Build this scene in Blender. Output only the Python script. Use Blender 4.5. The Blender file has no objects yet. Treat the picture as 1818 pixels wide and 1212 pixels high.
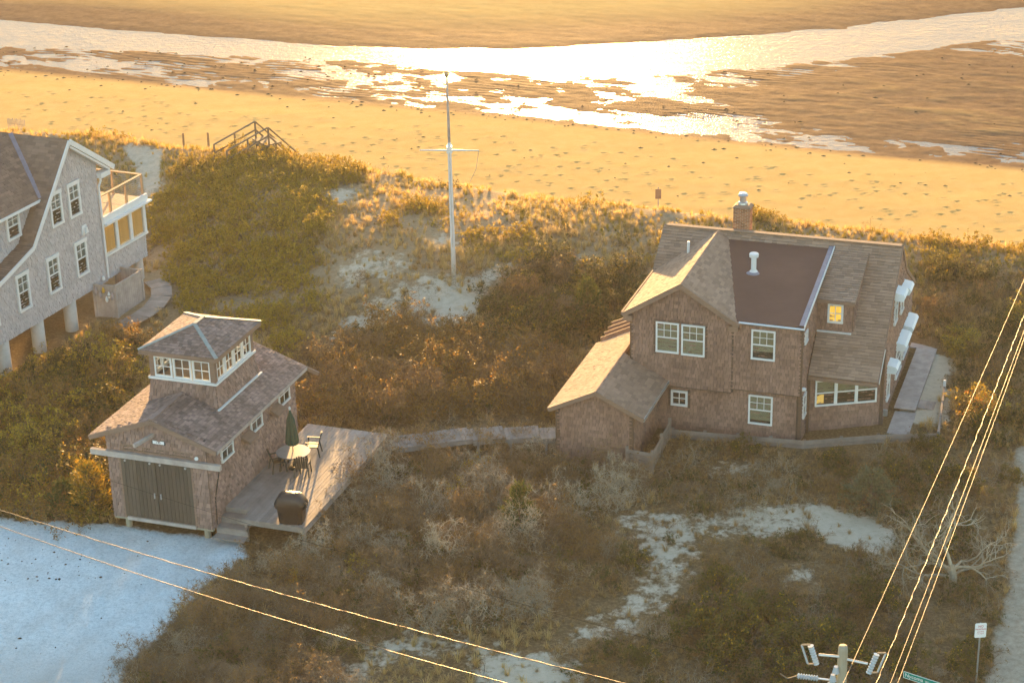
import bpy, bmesh, math, random
import numpy as np
from mathutils import Vector, Matrix

random.seed(7)
rng = np.random.default_rng(11)
R = math.radians
scene = bpy.context.scene
COL = scene.collection

# ------------------------------------------------------------------ camera
FPX, PITCH, ROLL, CX, CY, CAMH = 3535.0, 0.3997166, -0.0245052, 909.0, 606.0, 36.0
_fw = np.array([0, math.cos(PITCH), -math.sin(PITCH)])
_r = np.array([1.0, 0, 0]); _u = np.cross(_r, _fw)
_c, _s = math.cos(ROLL), math.sin(ROLL)
_r, _u = _c * _r + _s * _u, -_s * _r + _c * _u
CAMO = np.array([0, 0, CAMH])
cam_d = bpy.data.cameras.new('camera'); cam = bpy.data.objects.new('camera', cam_d); COL.objects.link(cam)
cam_d.sensor_width = 36.0; cam_d.lens = FPX / 1818 * 36; cam_d.clip_start = 0.5; cam_d.clip_end = 9000
cam.matrix_world = Matrix(((_r[0], _u[0], -_fw[0], 0), (_r[1], _u[1], -_fw[1], 0), (_r[2], _u[2], -_fw[2], CAMH), (0, 0, 0, 1)))
scene.camera = cam

# ------------------------------------------------------------------ sky, sun, exposure
SUN_EL, SUN_AZ = R(4.8), R(0.8)          # azimuth clockwise from +Y
world = bpy.data.worlds.new('World'); scene.world = world; world.use_nodes = True
wn = world.node_tree; bg = wn.nodes['Background']
sky = wn.nodes.new('ShaderNodeTexSky'); sky.sky_type = 'NISHITA'; sky.sun_disc = False
sky.sun_elevation = SUN_EL; sky.sun_rotation = SUN_AZ; sky.air_density = 1.0; sky.dust_density = 0.6; sky.ozone_density = 1.3
wn.links.new(sky.outputs[0], bg.inputs[0]); bg.inputs[1].default_value = 0.15
sun_d = bpy.data.lights.new('sun', 'SUN'); sun = bpy.data.objects.new('sun', sun_d); COL.objects.link(sun)
sun_d.energy = 4.7; sun_d.angle = R(0.55); sun_d.color = (1.0, 0.57, 0.20)
_sd = Vector((math.sin(SUN_AZ) * math.cos(SUN_EL), math.cos(SUN_AZ) * math.cos(SUN_EL), math.sin(SUN_EL)))
sun.rotation_euler = _sd.to_track_quat('Z', 'Y').to_euler(); sun.location = (0, 60, 60)
scene.view_settings.view_transform = 'Standard'; scene.view_settings.look = 'None'
scene.view_settings.gamma = 1.0; scene.view_settings.use_curve_mapping = False
scene.view_settings.exposure = 2.45
scene.render.engine = 'CYCLES'
scene.cycles.use_denoising = True; scene.cycles.use_adaptive_sampling = True; scene.cycles.adaptive_threshold = 0.02
scene.cycles.max_bounces = 4; scene.cycles.diffuse_bounces = 2; scene.cycles.glossy_bounces = 2; scene.cycles.use_light_tree = False
scene.cycles.transparent_max_bounces = 12; scene.cycles.transmission_bounces = 4; scene.cycles.volume_bounces = 0
scene.cycles.sample_clamp_indirect = 6.0

# ------------------------------------------------------------------ picture <-> place helpers
def ray(px, py): return _fw + _r * (px - CX) / FPX - _u * (py - CY) / FPX
def un(px, py, z):
    d = ray(px, py); return CAMO + d * ((z - CAMH) / d[2])
def project(P):
    P = np.atleast_2d(P); d = P - CAMO; z = d @ _fw
    return np.stack([CX + FPX * (d @ _r) / z, CY - FPX * (d @ _u) / z], 1)
class Frame:
    def __init__(s, o, yaw):
        s.o = np.array(o, float); c, q = math.cos(R(yaw)), math.sin(R(yaw)); s.yaw = R(yaw)
        s.M = np.array([[c, -q, 0], [q, c, 0], [0, 0, 1]])
    def w(s, P): return s.M @ np.asarray(P, float) + s.o
    def l(s, P): return s.M.T @ (np.asarray(P, float) - s.o)
    def hit(s, px, py, ax, val):
        o = s.M.T @ (CAMO - s.o); d = s.M.T @ ray(px, py); return o + d * ((val - o[ax]) / d[ax])

# ------------------------------------------------------------------ mesh helpers
class MB:
    def __init__(s): s.v = []; s.f = []
    def quad(s, a, b, c, d):
        n = len(s.v); s.v += [tuple(a), tuple(b), tuple(c), tuple(d)]; s.f.append((n, n + 1, n + 2, n + 3))
    def tri(s, a, b, c):
        n = len(s.v); s.v += [tuple(a), tuple(b), tuple(c)]; s.f.append((n, n + 1, n + 2))
    def hexa(s, p):                      # 8 corners: bottom 0-3 ccw, top 4-7
        n = len(s.v); s.v += [tuple(q) for q in p]
        for q in ((3, 2, 1, 0), (4, 5, 6, 7), (0, 1, 5, 4), (1, 2, 6, 5), (2, 3, 7, 6), (3, 0, 4, 7)):
            s.f.append(tuple(n + i for i in q))
    def box(s, x0, x1, y0, y1, z0, z1):
        s.hexa([(x0, y0, z0), (x1, y0, z0), (x1, y1, z0), (x0, y1, z0), (x0, y0, z1), (x1, y0, z1), (x1, y1, z1), (x0, y1, z1)])
    def bar(s, a, b, w, h, up=(0, 0, 1)):   # beam from a to b, width w (sideways), height h (up)
        a, b = Vector(a), Vector(b); d = (b - a).normalized(); up = Vector(up)
        sd = d.cross(up)
        if sd.length < 1e-4: sd = d.cross(Vector((0, 1, 0)))
        sd.normalize(); u = sd.cross(d).normalized(); sd *= w / 2; u *= h / 2
        s.hexa([a - sd - u, a + sd - u, b + sd - u, b - sd - u, a - sd + u, a + sd + u, b + sd + u, b - sd + u])
    def obox(s, o, a, b, n, a0, a1, b0, b1, n0, n1):   # box in an oriented frame
        o, a, b, n = Vector(o), Vector(a), Vector(b), Vector(n)
        P = lambda x, y, z: o + a * x + b * y + n * z
        s.hexa([P(a0, b0, n0), P(a1, b0, n0), P(a1, b1, n0), P(a0, b1, n0), P(a0, b0, n1), P(a1, b0, n1), P(a1, b1, n1), P(a0, b1, n1)])
    def tube(s, pts, rad, sides=6, cap=True):
        n0 = len(s.v); pts = [Vector(p) for p in pts]; k = len(pts)
        if not hasattr(rad, '__len__'): rad = [rad] * k
        prev = None
        for i, p in enumerate(pts):
            d = (pts[min(i + 1, k - 1)] - pts[max(i - 1, 0)])
            d = d.normalized() if d.length > 1e-9 else Vector((0, 0, 1))
            if prev is None:
                x = d.cross(Vector((0, 0, 1)))
                if x.length < 1e-3: x = d.cross(Vector((1, 0, 0)))
            else:
                x = prev - d * prev.dot(d)
                if x.length < 1e-4: x = d.cross(Vector((0.3, 0.5, 0.8)))
            x.normalize(); prev = x; y = d.cross(x)
            for j in range(sides):
                t = 2 * math.pi * j / sides
                s.v.append(tuple(p + (x * math.cos(t) + y * math.sin(t)) * rad[i]))
        for i in range(k - 1):
            for j in range(sides):
                a = n0 + i * sides + j; b = n0 + i * sides + (j + 1) % sides
                s.f.append((a, b, b + sides, a + sides))
        if cap:
            s.f.append(tuple(n0 + j for j in reversed(range(sides))))
            s.f.append(tuple(n0 + (k - 1) * sides + j for j in range(sides)))
    def lathe(s, prof, c=(0, 0, 0), sides=16):
        n0 = len(s.v); k = len(prof)
        for (r, z) in prof:
            for j in range(sides):
                t = 2 * math.pi * j / sides
                s.v.append((c[0] + r * math.cos(t), c[1] + r * math.sin(t), c[2] + z))
        for i in range(k - 1):
            for j in range(sides):
                a = n0 + i * sides + j; b = n0 + i * sides + (j + 1) % sides
                s.f.append((a, b, b + sides, a + sides))
        s.f.append(tuple(n0 + j for j in reversed(range(sides))))
        s.f.append(tuple(n0 + (k - 1) * sides + j for j in range(sides)))
    def prism(s, pts, off):              # polygon (ccw seen from outside) pushed back by -off
        pts = [Vector(p) for p in pts]; off = Vector(off); n = len(s.v); k = len(pts)
        s.v += [tuple(p) for p in pts] + [tuple(p - off) for p in pts]
        s.f.append(tuple(range(n, n + k))); s.f.append(tuple(n + k + i for i in reversed(range(k))))
        for i in range(k):
            j = (i + 1) % k; s.f.append((n + j, n + i, n + k + i, n + k + j))
    def mesh(s, name, mat=None, smooth=False):
        me = bpy.data.meshes.new(name); me.from_pydata(s.v, [], s.f)
        if mat: me.materials.append(mat)
        if smooth: me.polygons.foreach_set('use_smooth', [True] * len(me.polygons))
        me.update(); return me
    def build(s, name, mat, parent=None, smooth=False):
        o = bpy.data.objects.new(name, s.mesh(name, mat, smooth)); COL.objects.link(o)
        if parent is not None: o.parent = parent
        return o

def tag(o, label=None, cat=None, group=None, kind=None):
    if label: o['label'] = label
    if cat: o['category'] = cat
    if group: o['group'] = group
    if kind: o['kind'] = kind
    return o
def empty(name, loc, rz=0.0):
    o = bpy.data.objects.new(name, None); COL.objects.link(o); o.location = [float(q) for q in loc]; o.rotation_euler = (0, 0, rz)
    o.empty_display_size = 0.3; return o
def copy_tree(o, parent=None):
    c = o.copy(); COL.objects.link(c); c.parent = parent
    for ch in o.children: copy_tree(ch, c)
    return c

# ------------------------------------------------------------------ materials
MATS = {}
def nodes_of(name):
    m = bpy.data.materials.new(name); m.use_nodes = True; nt = m.node_tree; b = nt.nodes['Principled BSDF']
    MATS[name] = m; return m, nt, b
def N(nt, t, **kw):
    n = nt.nodes.new(t)
    for k, v in kw.items(): setattr(n, k, v)
    return n
def coords(nt, scale=(1, 1, 1)):
    tc = N(nt, 'ShaderNodeTexCoord'); mp = N(nt, 'ShaderNodeMapping'); mp.inputs['Scale'].default_value = scale
    nt.links.new(tc.outputs['Object'], mp.inputs['Vector']); return mp.outputs[0]
def noise(nt, vec, scale, detail=4, rough=0.6):
    n = N(nt, 'ShaderNodeTexNoise'); n.inputs['Scale'].default_value = scale; n.inputs['Detail'].default_value = detail
    n.inputs['Roughness'].default_value = rough
    if vec is not None: nt.links.new(vec, n.inputs['Vector'])
    return n.outputs['Fac']
def ramp(nt, fac, stops):
    r = N(nt, 'ShaderNodeValToRGB'); e = r.color_ramp.elements
    while len(e) < len(stops): e.new(0.5)
    for el, (p, c) in zip(e, stops):
        el.position = p; el.color = tuple(c) + (1,) if len(c) == 3 else c
    nt.links.new(fac, r.inputs[0]); return r.outputs[0]
def mix(nt, a, b, fac, mode='MIX'):
    m = N(nt, 'ShaderNodeMix', data_type='RGBA', blend_type=mode); m.clamp_factor = True
    for sock, val in ((m.inputs[0], fac), (m.inputs[6], a), (m.inputs[7], b)):
        if hasattr(val, 'is_output'): nt.links.new(val, sock)
        elif isinstance(val, (int, float)): sock.default_value = val
        else: sock.default_value = tuple(val) + (1,)
    return m.outputs[2]
def math_n(nt, op, a, b=0.0, clamp=False):
    m = N(nt, 'ShaderNodeMath', operation=op); m.use_clamp = clamp
    for sock, val in ((m.inputs[0], a), (m.inputs[1], b)):
        if hasattr(val, 'is_output'): nt.links.new(val, sock)
        else: sock.default_value = val
    return m.outputs[0]
def bump(nt, b, height, strength=0.3, dist=0.02):
    n = N(nt, 'ShaderNodeBump'); n.inputs['Strength'].default_value = strength; n.inputs['Distance'].default_value = dist
    nt.links.new(height, n.inputs['Height']); nt.links.new(n.outputs[0], b.inputs['Normal'])
def pm(name, c1, c2=None, scale=3.0, rough=0.75, bs=0.0, bscale=30.0, island=0.0, spec=0.3, stretch=(1, 1, 1), metal=0.0, objrand=0.0):
    m, nt, b = nodes_of(name); v = coords(nt, stretch)
    col = c1
    if c2 is not None:
        f = noise(nt, v, scale, 5, 0.65); col = ramp(nt, f, [(0.3, c1), (0.7, c2)])
    if island:
        g = N(nt, 'ShaderNodeNewGeometry'); mr = N(nt, 'ShaderNodeMapRange')
        mr.inputs[3].default_value = 1 - island; mr.inputs[4].default_value = 1 + island
        nt.links.new(g.outputs['Random Per Island'], mr.inputs[0]); cc = N(nt, 'ShaderNodeCombineColor')
        for i in range(3): nt.links.new(mr.outputs[0], cc.inputs[i])
        col = mix(nt, col, cc.outputs[0], 1.0, 'MULTIPLY')
    if objrand:
        g = N(nt, 'ShaderNodeObjectInfo'); mr = N(nt, 'ShaderNodeMapRange')
        mr.inputs[3].default_value = 1 - objrand; mr.inputs[4].default_value = 1 + objrand
        nt.links.new(g.outputs['Random'], mr.inputs[0]); cc = N(nt, 'ShaderNodeCombineColor')
        for i in range(3): nt.links.new(mr.outputs[0], cc.inputs[i])
        col = mix(nt, col, cc.outputs[0], 1.0, 'MULTIPLY')
    if hasattr(col, 'is_output'): nt.links.new(col, b.inputs['Base Color'])
    else: b.inputs['Base Color'].default_value = tuple(col) + (1,)
    b.inputs['Roughness'].default_value = rough; b.inputs['Specular IOR Level'].default_value = spec; b.inputs['Metallic'].default_value = metal
    if bs: bump(nt, b, noise(nt, v, bscale, 3), bs, 0.02)
    return m
def leafmat(name, cols, trans=0.4, objrand=0.25, rough=0.6):
    m, nt, b = nodes_of(name)
    g = N(nt, 'ShaderNodeNewGeometry'); oi = N(nt, 'ShaderNodeObjectInfo')
    f = math_n(nt, 'ADD', math_n(nt, 'MULTIPLY', g.outputs['Random Per Island'], 0.62), math_n(nt, 'MULTIPLY', oi.outputs['Random'], 0.38))
    k = len(cols); col = ramp(nt, f, [(0.08 + 0.84 * i / max(1, k - 1), c) for i, c in enumerate(cols)])
    nt.links.new(col, b.inputs['Base Color']); b.inputs['Roughness'].default_value = rough; b.inputs['Specular IOR Level'].default_value = 0.25
    t = N(nt, 'ShaderNodeBsdfTranslucent'); nt.links.new(mix(nt, col, (1.0, 0.85, 0.5), 1.0, 'MULTIPLY'), t.inputs[0])
    ms = N(nt, 'ShaderNodeMixShader'); ms.inputs[0].default_value = trans
    nt.links.new(b.outputs[0], ms.inputs[1]); nt.links.new(t.outputs[0], ms.inputs[2])
    nt.links.new(ms.outputs[0], nt.nodes['Material Output'].inputs[0]); return m
def glassmat(name, tint=(0.75, 0.8, 0.8), refl=0.25):
    m = bpy.data.materials.new(name); m.use_nodes = True; nt = m.node_tree; nt.nodes.clear()
    o = N(nt, 'ShaderNodeOutputMaterial'); t = N(nt, 'ShaderNodeBsdfTransparent'); t.inputs[0].default_value = tint + (1,)
    g = N(nt, 'ShaderNodeBsdfGlossy'); g.inputs['Roughness'].default_value = 0.03
    lw = N(nt, 'ShaderNodeLayerWeight'); lw.inputs[0].default_value = 0.5
    fac = math_n(nt, 'ADD', math_n(nt, 'MULTIPLY', math_n(nt, 'POWER', lw.outputs['Facing'], 4.0), 0.7), refl * 0.3, True)
    ms = N(nt, 'ShaderNodeMixShader'); nt.links.new(fac, ms.inputs[0])
    nt.links.new(t.outputs[0], ms.inputs[1]); nt.links.new(g.outputs[0], ms.inputs[2]); nt.links.new(ms.outputs[0], o.inputs[0])
    MATS[name] = m; return m
def emitmat(name, col, strength):
    m, nt, b = nodes_of(name); b.inputs['Base Color'].default_value = tuple(col) + (1,)
    v = coords(nt); f = ramp(nt, noise(nt, v, 3.0, 2), [(0.3, tuple(q * 0.55 for q in col)), (0.7, col)])
    nt.links.new(f, b.inputs['Emission Color']); b.inputs['Emission Strength'].default_value = strength; m.cycles.emission_sampling = 'NONE'; return m

pm('wall_shingle', (0.19, 0.115, 0.085), (0.29, 0.182, 0.14), 0.9, 0.85, 0.25, 60, island=0.2, stretch=(1, 1, 0.6))
pm('boat_shingle', (0.20, 0.13, 0.105), (0.31, 0.21, 0.175), 1.1, 0.85, 0.25, 60, island=0.27)
pm('gray_shingle', (0.40, 0.365, 0.36), (0.48, 0.445, 0.44), 0.9, 0.85, 0.25, 60, island=0.10)
pm('roof_shingle', (0.27, 0.18, 0.125), (0.34, 0.235, 0.17), 0.6, 0.9, 0.3, 80, island=0.2)
pm('boat_roof', (0.17, 0.12, 0.10), (0.30, 0.22, 0.19), 1.1, 0.85, 0.3, 60, island=0.34)
pm('brown_roof', (0.17, 0.115, 0.085), (0.23, 0.16, 0.12), 0.7, 0.9, 0.3, 80, island=0.2)
pm('membrane', (0.095, 0.050, 0.038), (0.12, 0.065, 0.05), 0.6, 0.8, 0.1, 40)
pm('trim_brown', (0.19, 0.125, 0.09), (0.26, 0.175, 0.13), 2.0, 0.75, 0.15, 30, stretch=(1, 1, 6))
pm('trim_white', (0.64, 0.65, 0.64), (0.72, 0.72, 0.71), 2.0, 0.5, 0.05, 30)
pm('weathered', (0.30, 0.255, 0.225), (0.46, 0.40, 0.36), 2.2, 0.8, 0.3, 25, island=0.2, stretch=(1, 1, 1))
pm('deck_wood', (0.20, 0.168, 0.145), (0.31, 0.268, 0.235), 1.6, 0.7, 0.25, 30, objrand=0.14)
pm('door_wood', (0.060, 0.053, 0.042), (0.095, 0.083, 0.066), 2.5, 0.7, 0.2, 30, stretch=(4, 4, 0.5), objrand=0.2)
pm('lumber', (0.33, 0.22, 0.13), (0.45, 0.32, 0.2), 3.0, 0.7, 0.2, 30)
pm('pier', (0.44, 0.41, 0.36), (0.54, 0.50, 0.45), 3.0, 0.8, 0.2, 20)
pm('brick', (0.27, 0.125, 0.07), (0.36, 0.18, 0.10), 5.0, 0.85, 0.2, 50, island=0.35)
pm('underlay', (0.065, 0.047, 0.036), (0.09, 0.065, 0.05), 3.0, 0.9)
pm('trim_dark', (0.085, 0.056, 0.042), (0.125, 0.083, 0.062), 2.0, 0.75, 0.15, 30, stretch=(1, 1, 6))
pm('end_grain_shade', (0.085, 0.062, 0.05), (0.12, 0.09, 0.072), 5.0, 0.9)  # dark butt faces: end grain plus painted shadow lines between courses
pm('mortar', (0.38, 0.33, 0.28), (0.46, 0.4, 0.34), 6.0, 0.9)
pm('galvanized', (0.42, 0.44, 0.45), (0.52, 0.54, 0.55), 4.0, 0.35, metal=0.7, spec=0.5)
pm('lead', (0.20, 0.19, 0.22), (0.27, 0.25, 0.29), 4.0, 0.5, metal=0.4)
pm('copper_green', (0.22, 0.25, 0.235), (0.32, 0.345, 0.32), 4.0, 0.7)
pm('flag_white', (0.62, 0.61, 0.59), (0.70, 0.69, 0.67), 2.0, 0.45)
pm('wire_black', (0.02, 0.018, 0.016), (0.04, 0.035, 0.03), 6.0, 0.45, spec=0.4)
pm('wire_bare', (0.10, 0.085, 0.06), (0.15, 0.125, 0.09), 6.0, 0.5, metal=0.3, spec=0.4)
pm('wire_dark', (0.012, 0.011, 0.01), (0.02, 0.018, 0.016), 6.0, 0.9, spec=0.05)
pm('pole_wood', (0.27, 0.24, 0.17), (0.38, 0.35, 0.26), 2.0, 0.85, 0.4, 20, stretch=(3, 3, 0.3))
pm('porcelain', (0.36, 0.41, 0.44), (0.44, 0.49, 0.52), 4.0, 0.25, spec=0.6)
pm('sign_green', (0.0, 0.22, 0.17), (0.0, 0.26, 0.2), 3.0, 0.4)
pm('sign_white', (0.76, 0.78, 0.78), (0.82, 0.83, 0.83), 3.0, 0.4)
pm('ink_red', (0.45, 0.04, 0.05), None); pm('ink_black', (0.03, 0.03, 0.035), None)
pm('canvas_green', (0.018, 0.05, 0.035), (0.03, 0.075, 0.05), 6.0, 0.8, 0.3, 20)
pm('grill_cover', (0.012, 0.011, 0.011), (0.025, 0.022, 0.02), 3.0, 0.45, 0.5, 7, spec=0.5)
pm('resin_green', (0.02, 0.03, 0.026), (0.035, 0.045, 0.04), 5.0, 0.4, spec=0.5)
pm('table_top', (0.24, 0.22, 0.20), (0.31, 0.285, 0.26), 4.0, 0.35, spec=0.5)
pm('blind', (0.52, 0.42, 0.26), (0.62, 0.51, 0.34), 2.0, 0.8)
pm('sash_reflection', (0.30, 0.32, 0.29), (0.38, 0.40, 0.36), 2.0, 0.6)  # upper-sash pane reflection painted as a gray panel behind the glass
leafmat('curtain', [(0.55, 0.46, 0.32), (0.66, 0.56, 0.40)], 0.22)
pm('stair_wood', (0.16, 0.115, 0.07), (0.24, 0.175, 0.11), 3.0, 0.8, 0.2, 30)
pm('fence_wood', (0.20, 0.16, 0.13), (0.30, 0.245, 0.205), 2.2, 0.85, 0.3, 25)
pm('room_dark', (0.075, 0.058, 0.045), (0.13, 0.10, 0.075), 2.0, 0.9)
pm('awning_white', (0.66, 0.72, 0.74), (0.74, 0.79, 0.81), 2.0, 0.6)
pm('buoy_white', (0.75, 0.75, 0.72), None, rough=0.5); pm('buoy_yellow', (0.6, 0.36, 0.06), None, rough=0.5); pm('buoy_gray', (0.38, 0.33, 0.33), None, rough=0.5)
pm('seaweed', (0.035, 0.03, 0.018), (0.07, 0.055, 0.03), 5.0, 0.8)
pm('stone', (0.30, 0.28, 0.26), (0.42, 0.4, 0.37), 5.0, 0.85, objrand=0.3)
pm('bark_gray', (0.25, 0.20, 0.135), (0.44, 0.37, 0.265), 5.0, 0.85, objrand=0.25)
pm('bark_brown', (0.16, 0.095, 0.048), (0.25, 0.155, 0.08), 5.0, 0.85, objrand=0.3)
pm('bark_mid', (0.18, 0.12, 0.07), (0.29, 0.205, 0.125), 5.0, 0.85, objrand=0.3)
pm('bark_dark', (0.09, 0.065, 0.045), (0.14, 0.10, 0.07), 5.0, 0.85, objrand=0.3)
leafmat('leaf_rose', [(0.15, 0.11, 0.024), (0.25, 0.20, 0.03), (0.38, 0.30, 0.036), (0.58, 0.44, 0.045), (0.31, 0.165, 0.04)])
leafmat('leaf_sun_tint', [(0.09, 0.10, 0.02), (0.2, 0.16, 0.03), (0.38, 0.25, 0.03), (0.45, 0.22, 0.03)], 0.45)  # low sun painted into the leaf colour of the shaded corner cedar
leafmat('leaf_green', [(0.05, 0.055, 0.014), (0.09, 0.088, 0.018), (0.14, 0.122, 0.022), (0.19, 0.135, 0.028)])
leafmat('leaf_rust', [(0.17, 0.10, 0.03), (0.25, 0.15, 0.036), (0.33, 0.20, 0.04), (0.21, 0.155, 0.045)])
leafmat('leaf_yellow', [(0.38, 0.27, 0.025), (0.5, 0.34, 0.03), (0.3, 0.24, 0.03)])
leafmat('leaf_orange', [(0.40, 0.16, 0.03), (0.5, 0.22, 0.03), (0.3, 0.14, 0.04)])
leafmat('leaf_cedar', [(0.045, 0.07, 0.02), (0.075, 0.10, 0.028), (0.13, 0.13, 0.03)], 0.3)
leafmat('leaf_sage', [(0.12, 0.125, 0.06), (0.18, 0.175, 0.10), (0.14, 0.12, 0.06)], 0.3)
leafmat('grass_tan', [(0.40, 0.285, 0.12), (0.55, 0.41, 0.195), (0.66, 0.51, 0.265), (0.48, 0.355, 0.145)], 0.5)
leafmat('grass_dun', [(0.25, 0.16, 0.075), (0.38, 0.26, 0.125), (0.50, 0.36, 0.18), (0.28, 0.18, 0.085)], 0.45)
leafmat('grass_green', [(0.22, 0.19, 0.035), (0.33, 0.27, 0.045), (0.44, 0.34, 0.07)], 0.5)
glassmat('pane', (0.78, 0.82, 0.82), 0.25)
glassmat('clear_pane', (0.92, 0.94, 0.94), 0.05)
emitmat('lamp_glow', (1.0, 0.55, 0.08), 0.35)
emitmat('lamp_glow_soft', (1.0, 0.6, 0.16), 0.2)

# ------------------------------------------------------------------ terrain
def vnoise(x, y, seed=0):
    xi = np.floor(x).astype(np.int64); yi = np.floor(y).astype(np.int64); xf = x - xi; yf = y - yi
    def h(a, b):
        n = (a * 374761393 + b * 668265263 + seed * 1442695041) & 0x7fffffff
        n = ((n ^ (n >> 13)) * 1274126177) & 0x7fffffff
        return ((n ^ (n >> 16)) & 0xffff) / 65535.0
    u = xf * xf * (3 - 2 * xf); v = yf * yf * (3 - 2 * yf)
    return (h(xi, yi) * (1 - u) + h(xi + 1, yi) * u) * (1 - v) + (h(xi, yi + 1) * (1 - u) + h(xi + 1, yi + 1) * u) * v
def fbm(x, y, seed=0, o=4, g=0.5):
    t = 0; a = 1; s = 0
    for i in range(o):
        t = t + a * vnoise(x * 2 ** i, y * 2 ** i, seed + i * 17); s += a; a *= g
    return t / s - 0.5
CTRL = [(100, 1000, .1), (300, 1050, .1), (50, 1190, 0), (0, 930, .15), (400, 955, .15), (700, 1170, 0), (1100, 1190, 0), (1400, 1190, 0),
        (1000, 960, .45), (700, 900, .25), (1250, 900, .6), (1500, 950, .5), (1700, 1000, .2), (1740, 1212, 0), (1805, 900, .35),
        (1060, 810, .35), (1200, 775, .6), (1430, 768, .65), (1560, 755, .7), (1640, 640, .7), (1610, 620, .75), (1200, 600, .8), (1400, 560, .9),
        (204, 930, .18), (378, 955, .18), (530, 765, .2), (300, 800, .2), (750, 720, .35), (600, 620, .7), (900, 650, .5), (500, 500, 1.0), (360, 500, .8),
        (806, 490, 1.95), (700, 590, .9), (1000, 500, 1.5), (60, 655, .55), (139, 582, .65), (20, 660, .55), (200, 570, .75), (290, 500, 1.0), (100, 760, .35), (100, 500, .8), (230, 400, 1.2),
        (400, 350, 2.2), (600, 400, 2.5), (800, 385, 2.5), (1050, 410, 2.35), (700, 450, 2.2), (920, 440, 2.2), (1120, 480, 1.5), (240, 290, 2.0), (270, 300, 2.0), (100, 300, 2.0), (0, 400, 1.2),
        (1700, 520, 1.7), (1810, 600, 1.2), (1750, 700, .8), (1300, 430, 1.9), (1500, 470, 1.8)]
CREST = [(-60, 236, 2.5), (60, 236, 2.5), (200, 247, 2.7), (300, 264, 2.8), (450, 274, 3.3), (600, 294, 2.95), (700, 314, 2.65), (800, 335, 2.5), (1000, 355, 2.45), (1200, 377, 2.4), (1450, 406, 2.4), (1640, 428, 2.5), (1818, 446, 2.5), (1900, 455, 2.5)]
cw = [np.array(un(a, b, z)) for a, b, z in CTRL]
crest_w = np.array([un(a, b, z - 0.25) for a, b, z in CREST])
cw += [p for p in crest_w]
cw += [np.array(p, float) for p in ((-50, 40, 0), (0, 40, 0), (50, 40, 0), (-50, 70, .2), (50, 70, .3), (-50, 95, 1.5), (50, 90, 2.0), (-60, 115, 2.5), (60, 85, 2.4))]
cw = np.array(cw)
def _tps(d2): return 0.5 * d2 * np.log(d2 + 1e-9)
_n = len(cw); _d2 = ((cw[:, None, :2] - cw[None, :, :2]) ** 2).sum(-1)
_A = np.zeros((_n + 3, _n + 3)); _A[:_n, :_n] = _tps(_d2) + np.eye(_n) * 4.0
_P = np.concatenate([np.ones((_n, 1)), cw[:, :2]], 1); _A[:_n, _n:] = _P; _A[_n:, :_n] = _P.T
_W = np.linalg.solve(_A, np.concatenate([cw[:, 2], np.zeros(3)]))
_ox = np.argsort(crest_w[:, 0]); CRX, CRY, CRZ = crest_w[_ox, 0], crest_w[_ox, 1], crest_w[_ox, 2]
CRX = np.concatenate([[-90], CRX, [90]]); CRY = np.concatenate([[CRY[0] + 22], CRY, [CRY[-1] - 24]]); CRZ = np.concatenate([[CRZ[0]], CRZ, [CRZ[-1]]])
WATER = -2.8
WETPX = [(0, 122), (200, 140), (400, 160), (650, 182), (900, 206), (1100, 228), (1300, 250), (1550, 275), (1818, 298)]
CH1PX = [(0, 78), (300, 90), (600, 103), (800, 124), (1000, 131), (1250, 126), (1500, 104), (1818, 60)]
CH2PX = [(0, 40), (300, 62), (600, 86), (900, 92), (1200, 75), (1500, 50), (1818, 16)]
def line_fn(px):
    w = np.array([un(a, b, WATER) for a, b in px]); o = np.argsort(w[:, 0]); xs, ys = w[o, 0], w[o, 1]
    s0 = (ys[1] - ys[0]) / (xs[1] - xs[0]); s1 = (ys[-1] - ys[-2]) / (xs[-1] - xs[-2])
    xs = np.concatenate([[xs[0] - 100], xs, [xs[-1] + 100]]); ys = np.concatenate([[ys[0] - 100 * s0], ys, [ys[-1] + 100 * s1]])
    return lambda x: np.interp(x, xs, ys)
YW, YC1, YC2 = line_fn(WETPX), line_fn(CH1PX), line_fn(CH2PX)
def smooth(t): t = np.clip(t, 0, 1); return t * t * (3 - 2 * t)
def land(x, y):
    x = np.asarray(x, float); y = np.asarray(y, float); sh = x.shape; x = x.ravel(); y = y.ravel()
    out = np.empty(len(x))
    for i in range(0, len(x), 20000):
        q = np.stack([x[i:i + 20000], y[i:i + 20000]], 1)
        d2 = ((q[:, None] - cw[None, :, :2]) ** 2).sum(-1)
        out[i:i + 20000] = _tps(d2) @ _W[:_n] + _W[_n] + q @ _W[_n + 1:]
    yc = np.interp(x, CRX, CRY); zc = np.interp(x, CRX, CRZ)
    out = np.where(y > yc, zc, np.clip(out, -0.2, 3.6))
    lump = 0.5 * fbm(x * .35, y * .35, 3) + 0.22 * fbm(x * 1.1, y * 1.1, 5, 3)
    amp = smooth((y - 86) / 14) * 0.9 + 0.12
    out = out + lump * amp
    return out.reshape(sh)
def foot(x, y):                          # dry beach profile
    yw = YW(x); yc = np.interp(x, CRX, CRY); t = np.clip((y - yc - 7) / np.maximum(yw - yc - 7, 1), 0, 1)
    return -2.15 + (WATER + 0.03 + 2.15) * t ** 1.3
def height(x, y):
    x = np.asarray(x, float); y = np.asarray(y, float)
    yc = np.interp(x, CRX, CRY) + 1.6 * fbm(x * .25, x * 0 + 3.1, 21, 3); t = smooth((y - yc) / 6.5)
    return land(x, y) * (1 - t) + foot(x, y) * t
def ground_at(px, py, dz=0.0):
    z = 1.0
    for _ in range(25):
        p = un(px, py, z + dz); z = 0.5 * z + 0.5 * float(height(np.array([p[0]]), np.array([p[1]]))[0])
    return np.array([p[0], p[1], z])
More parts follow.
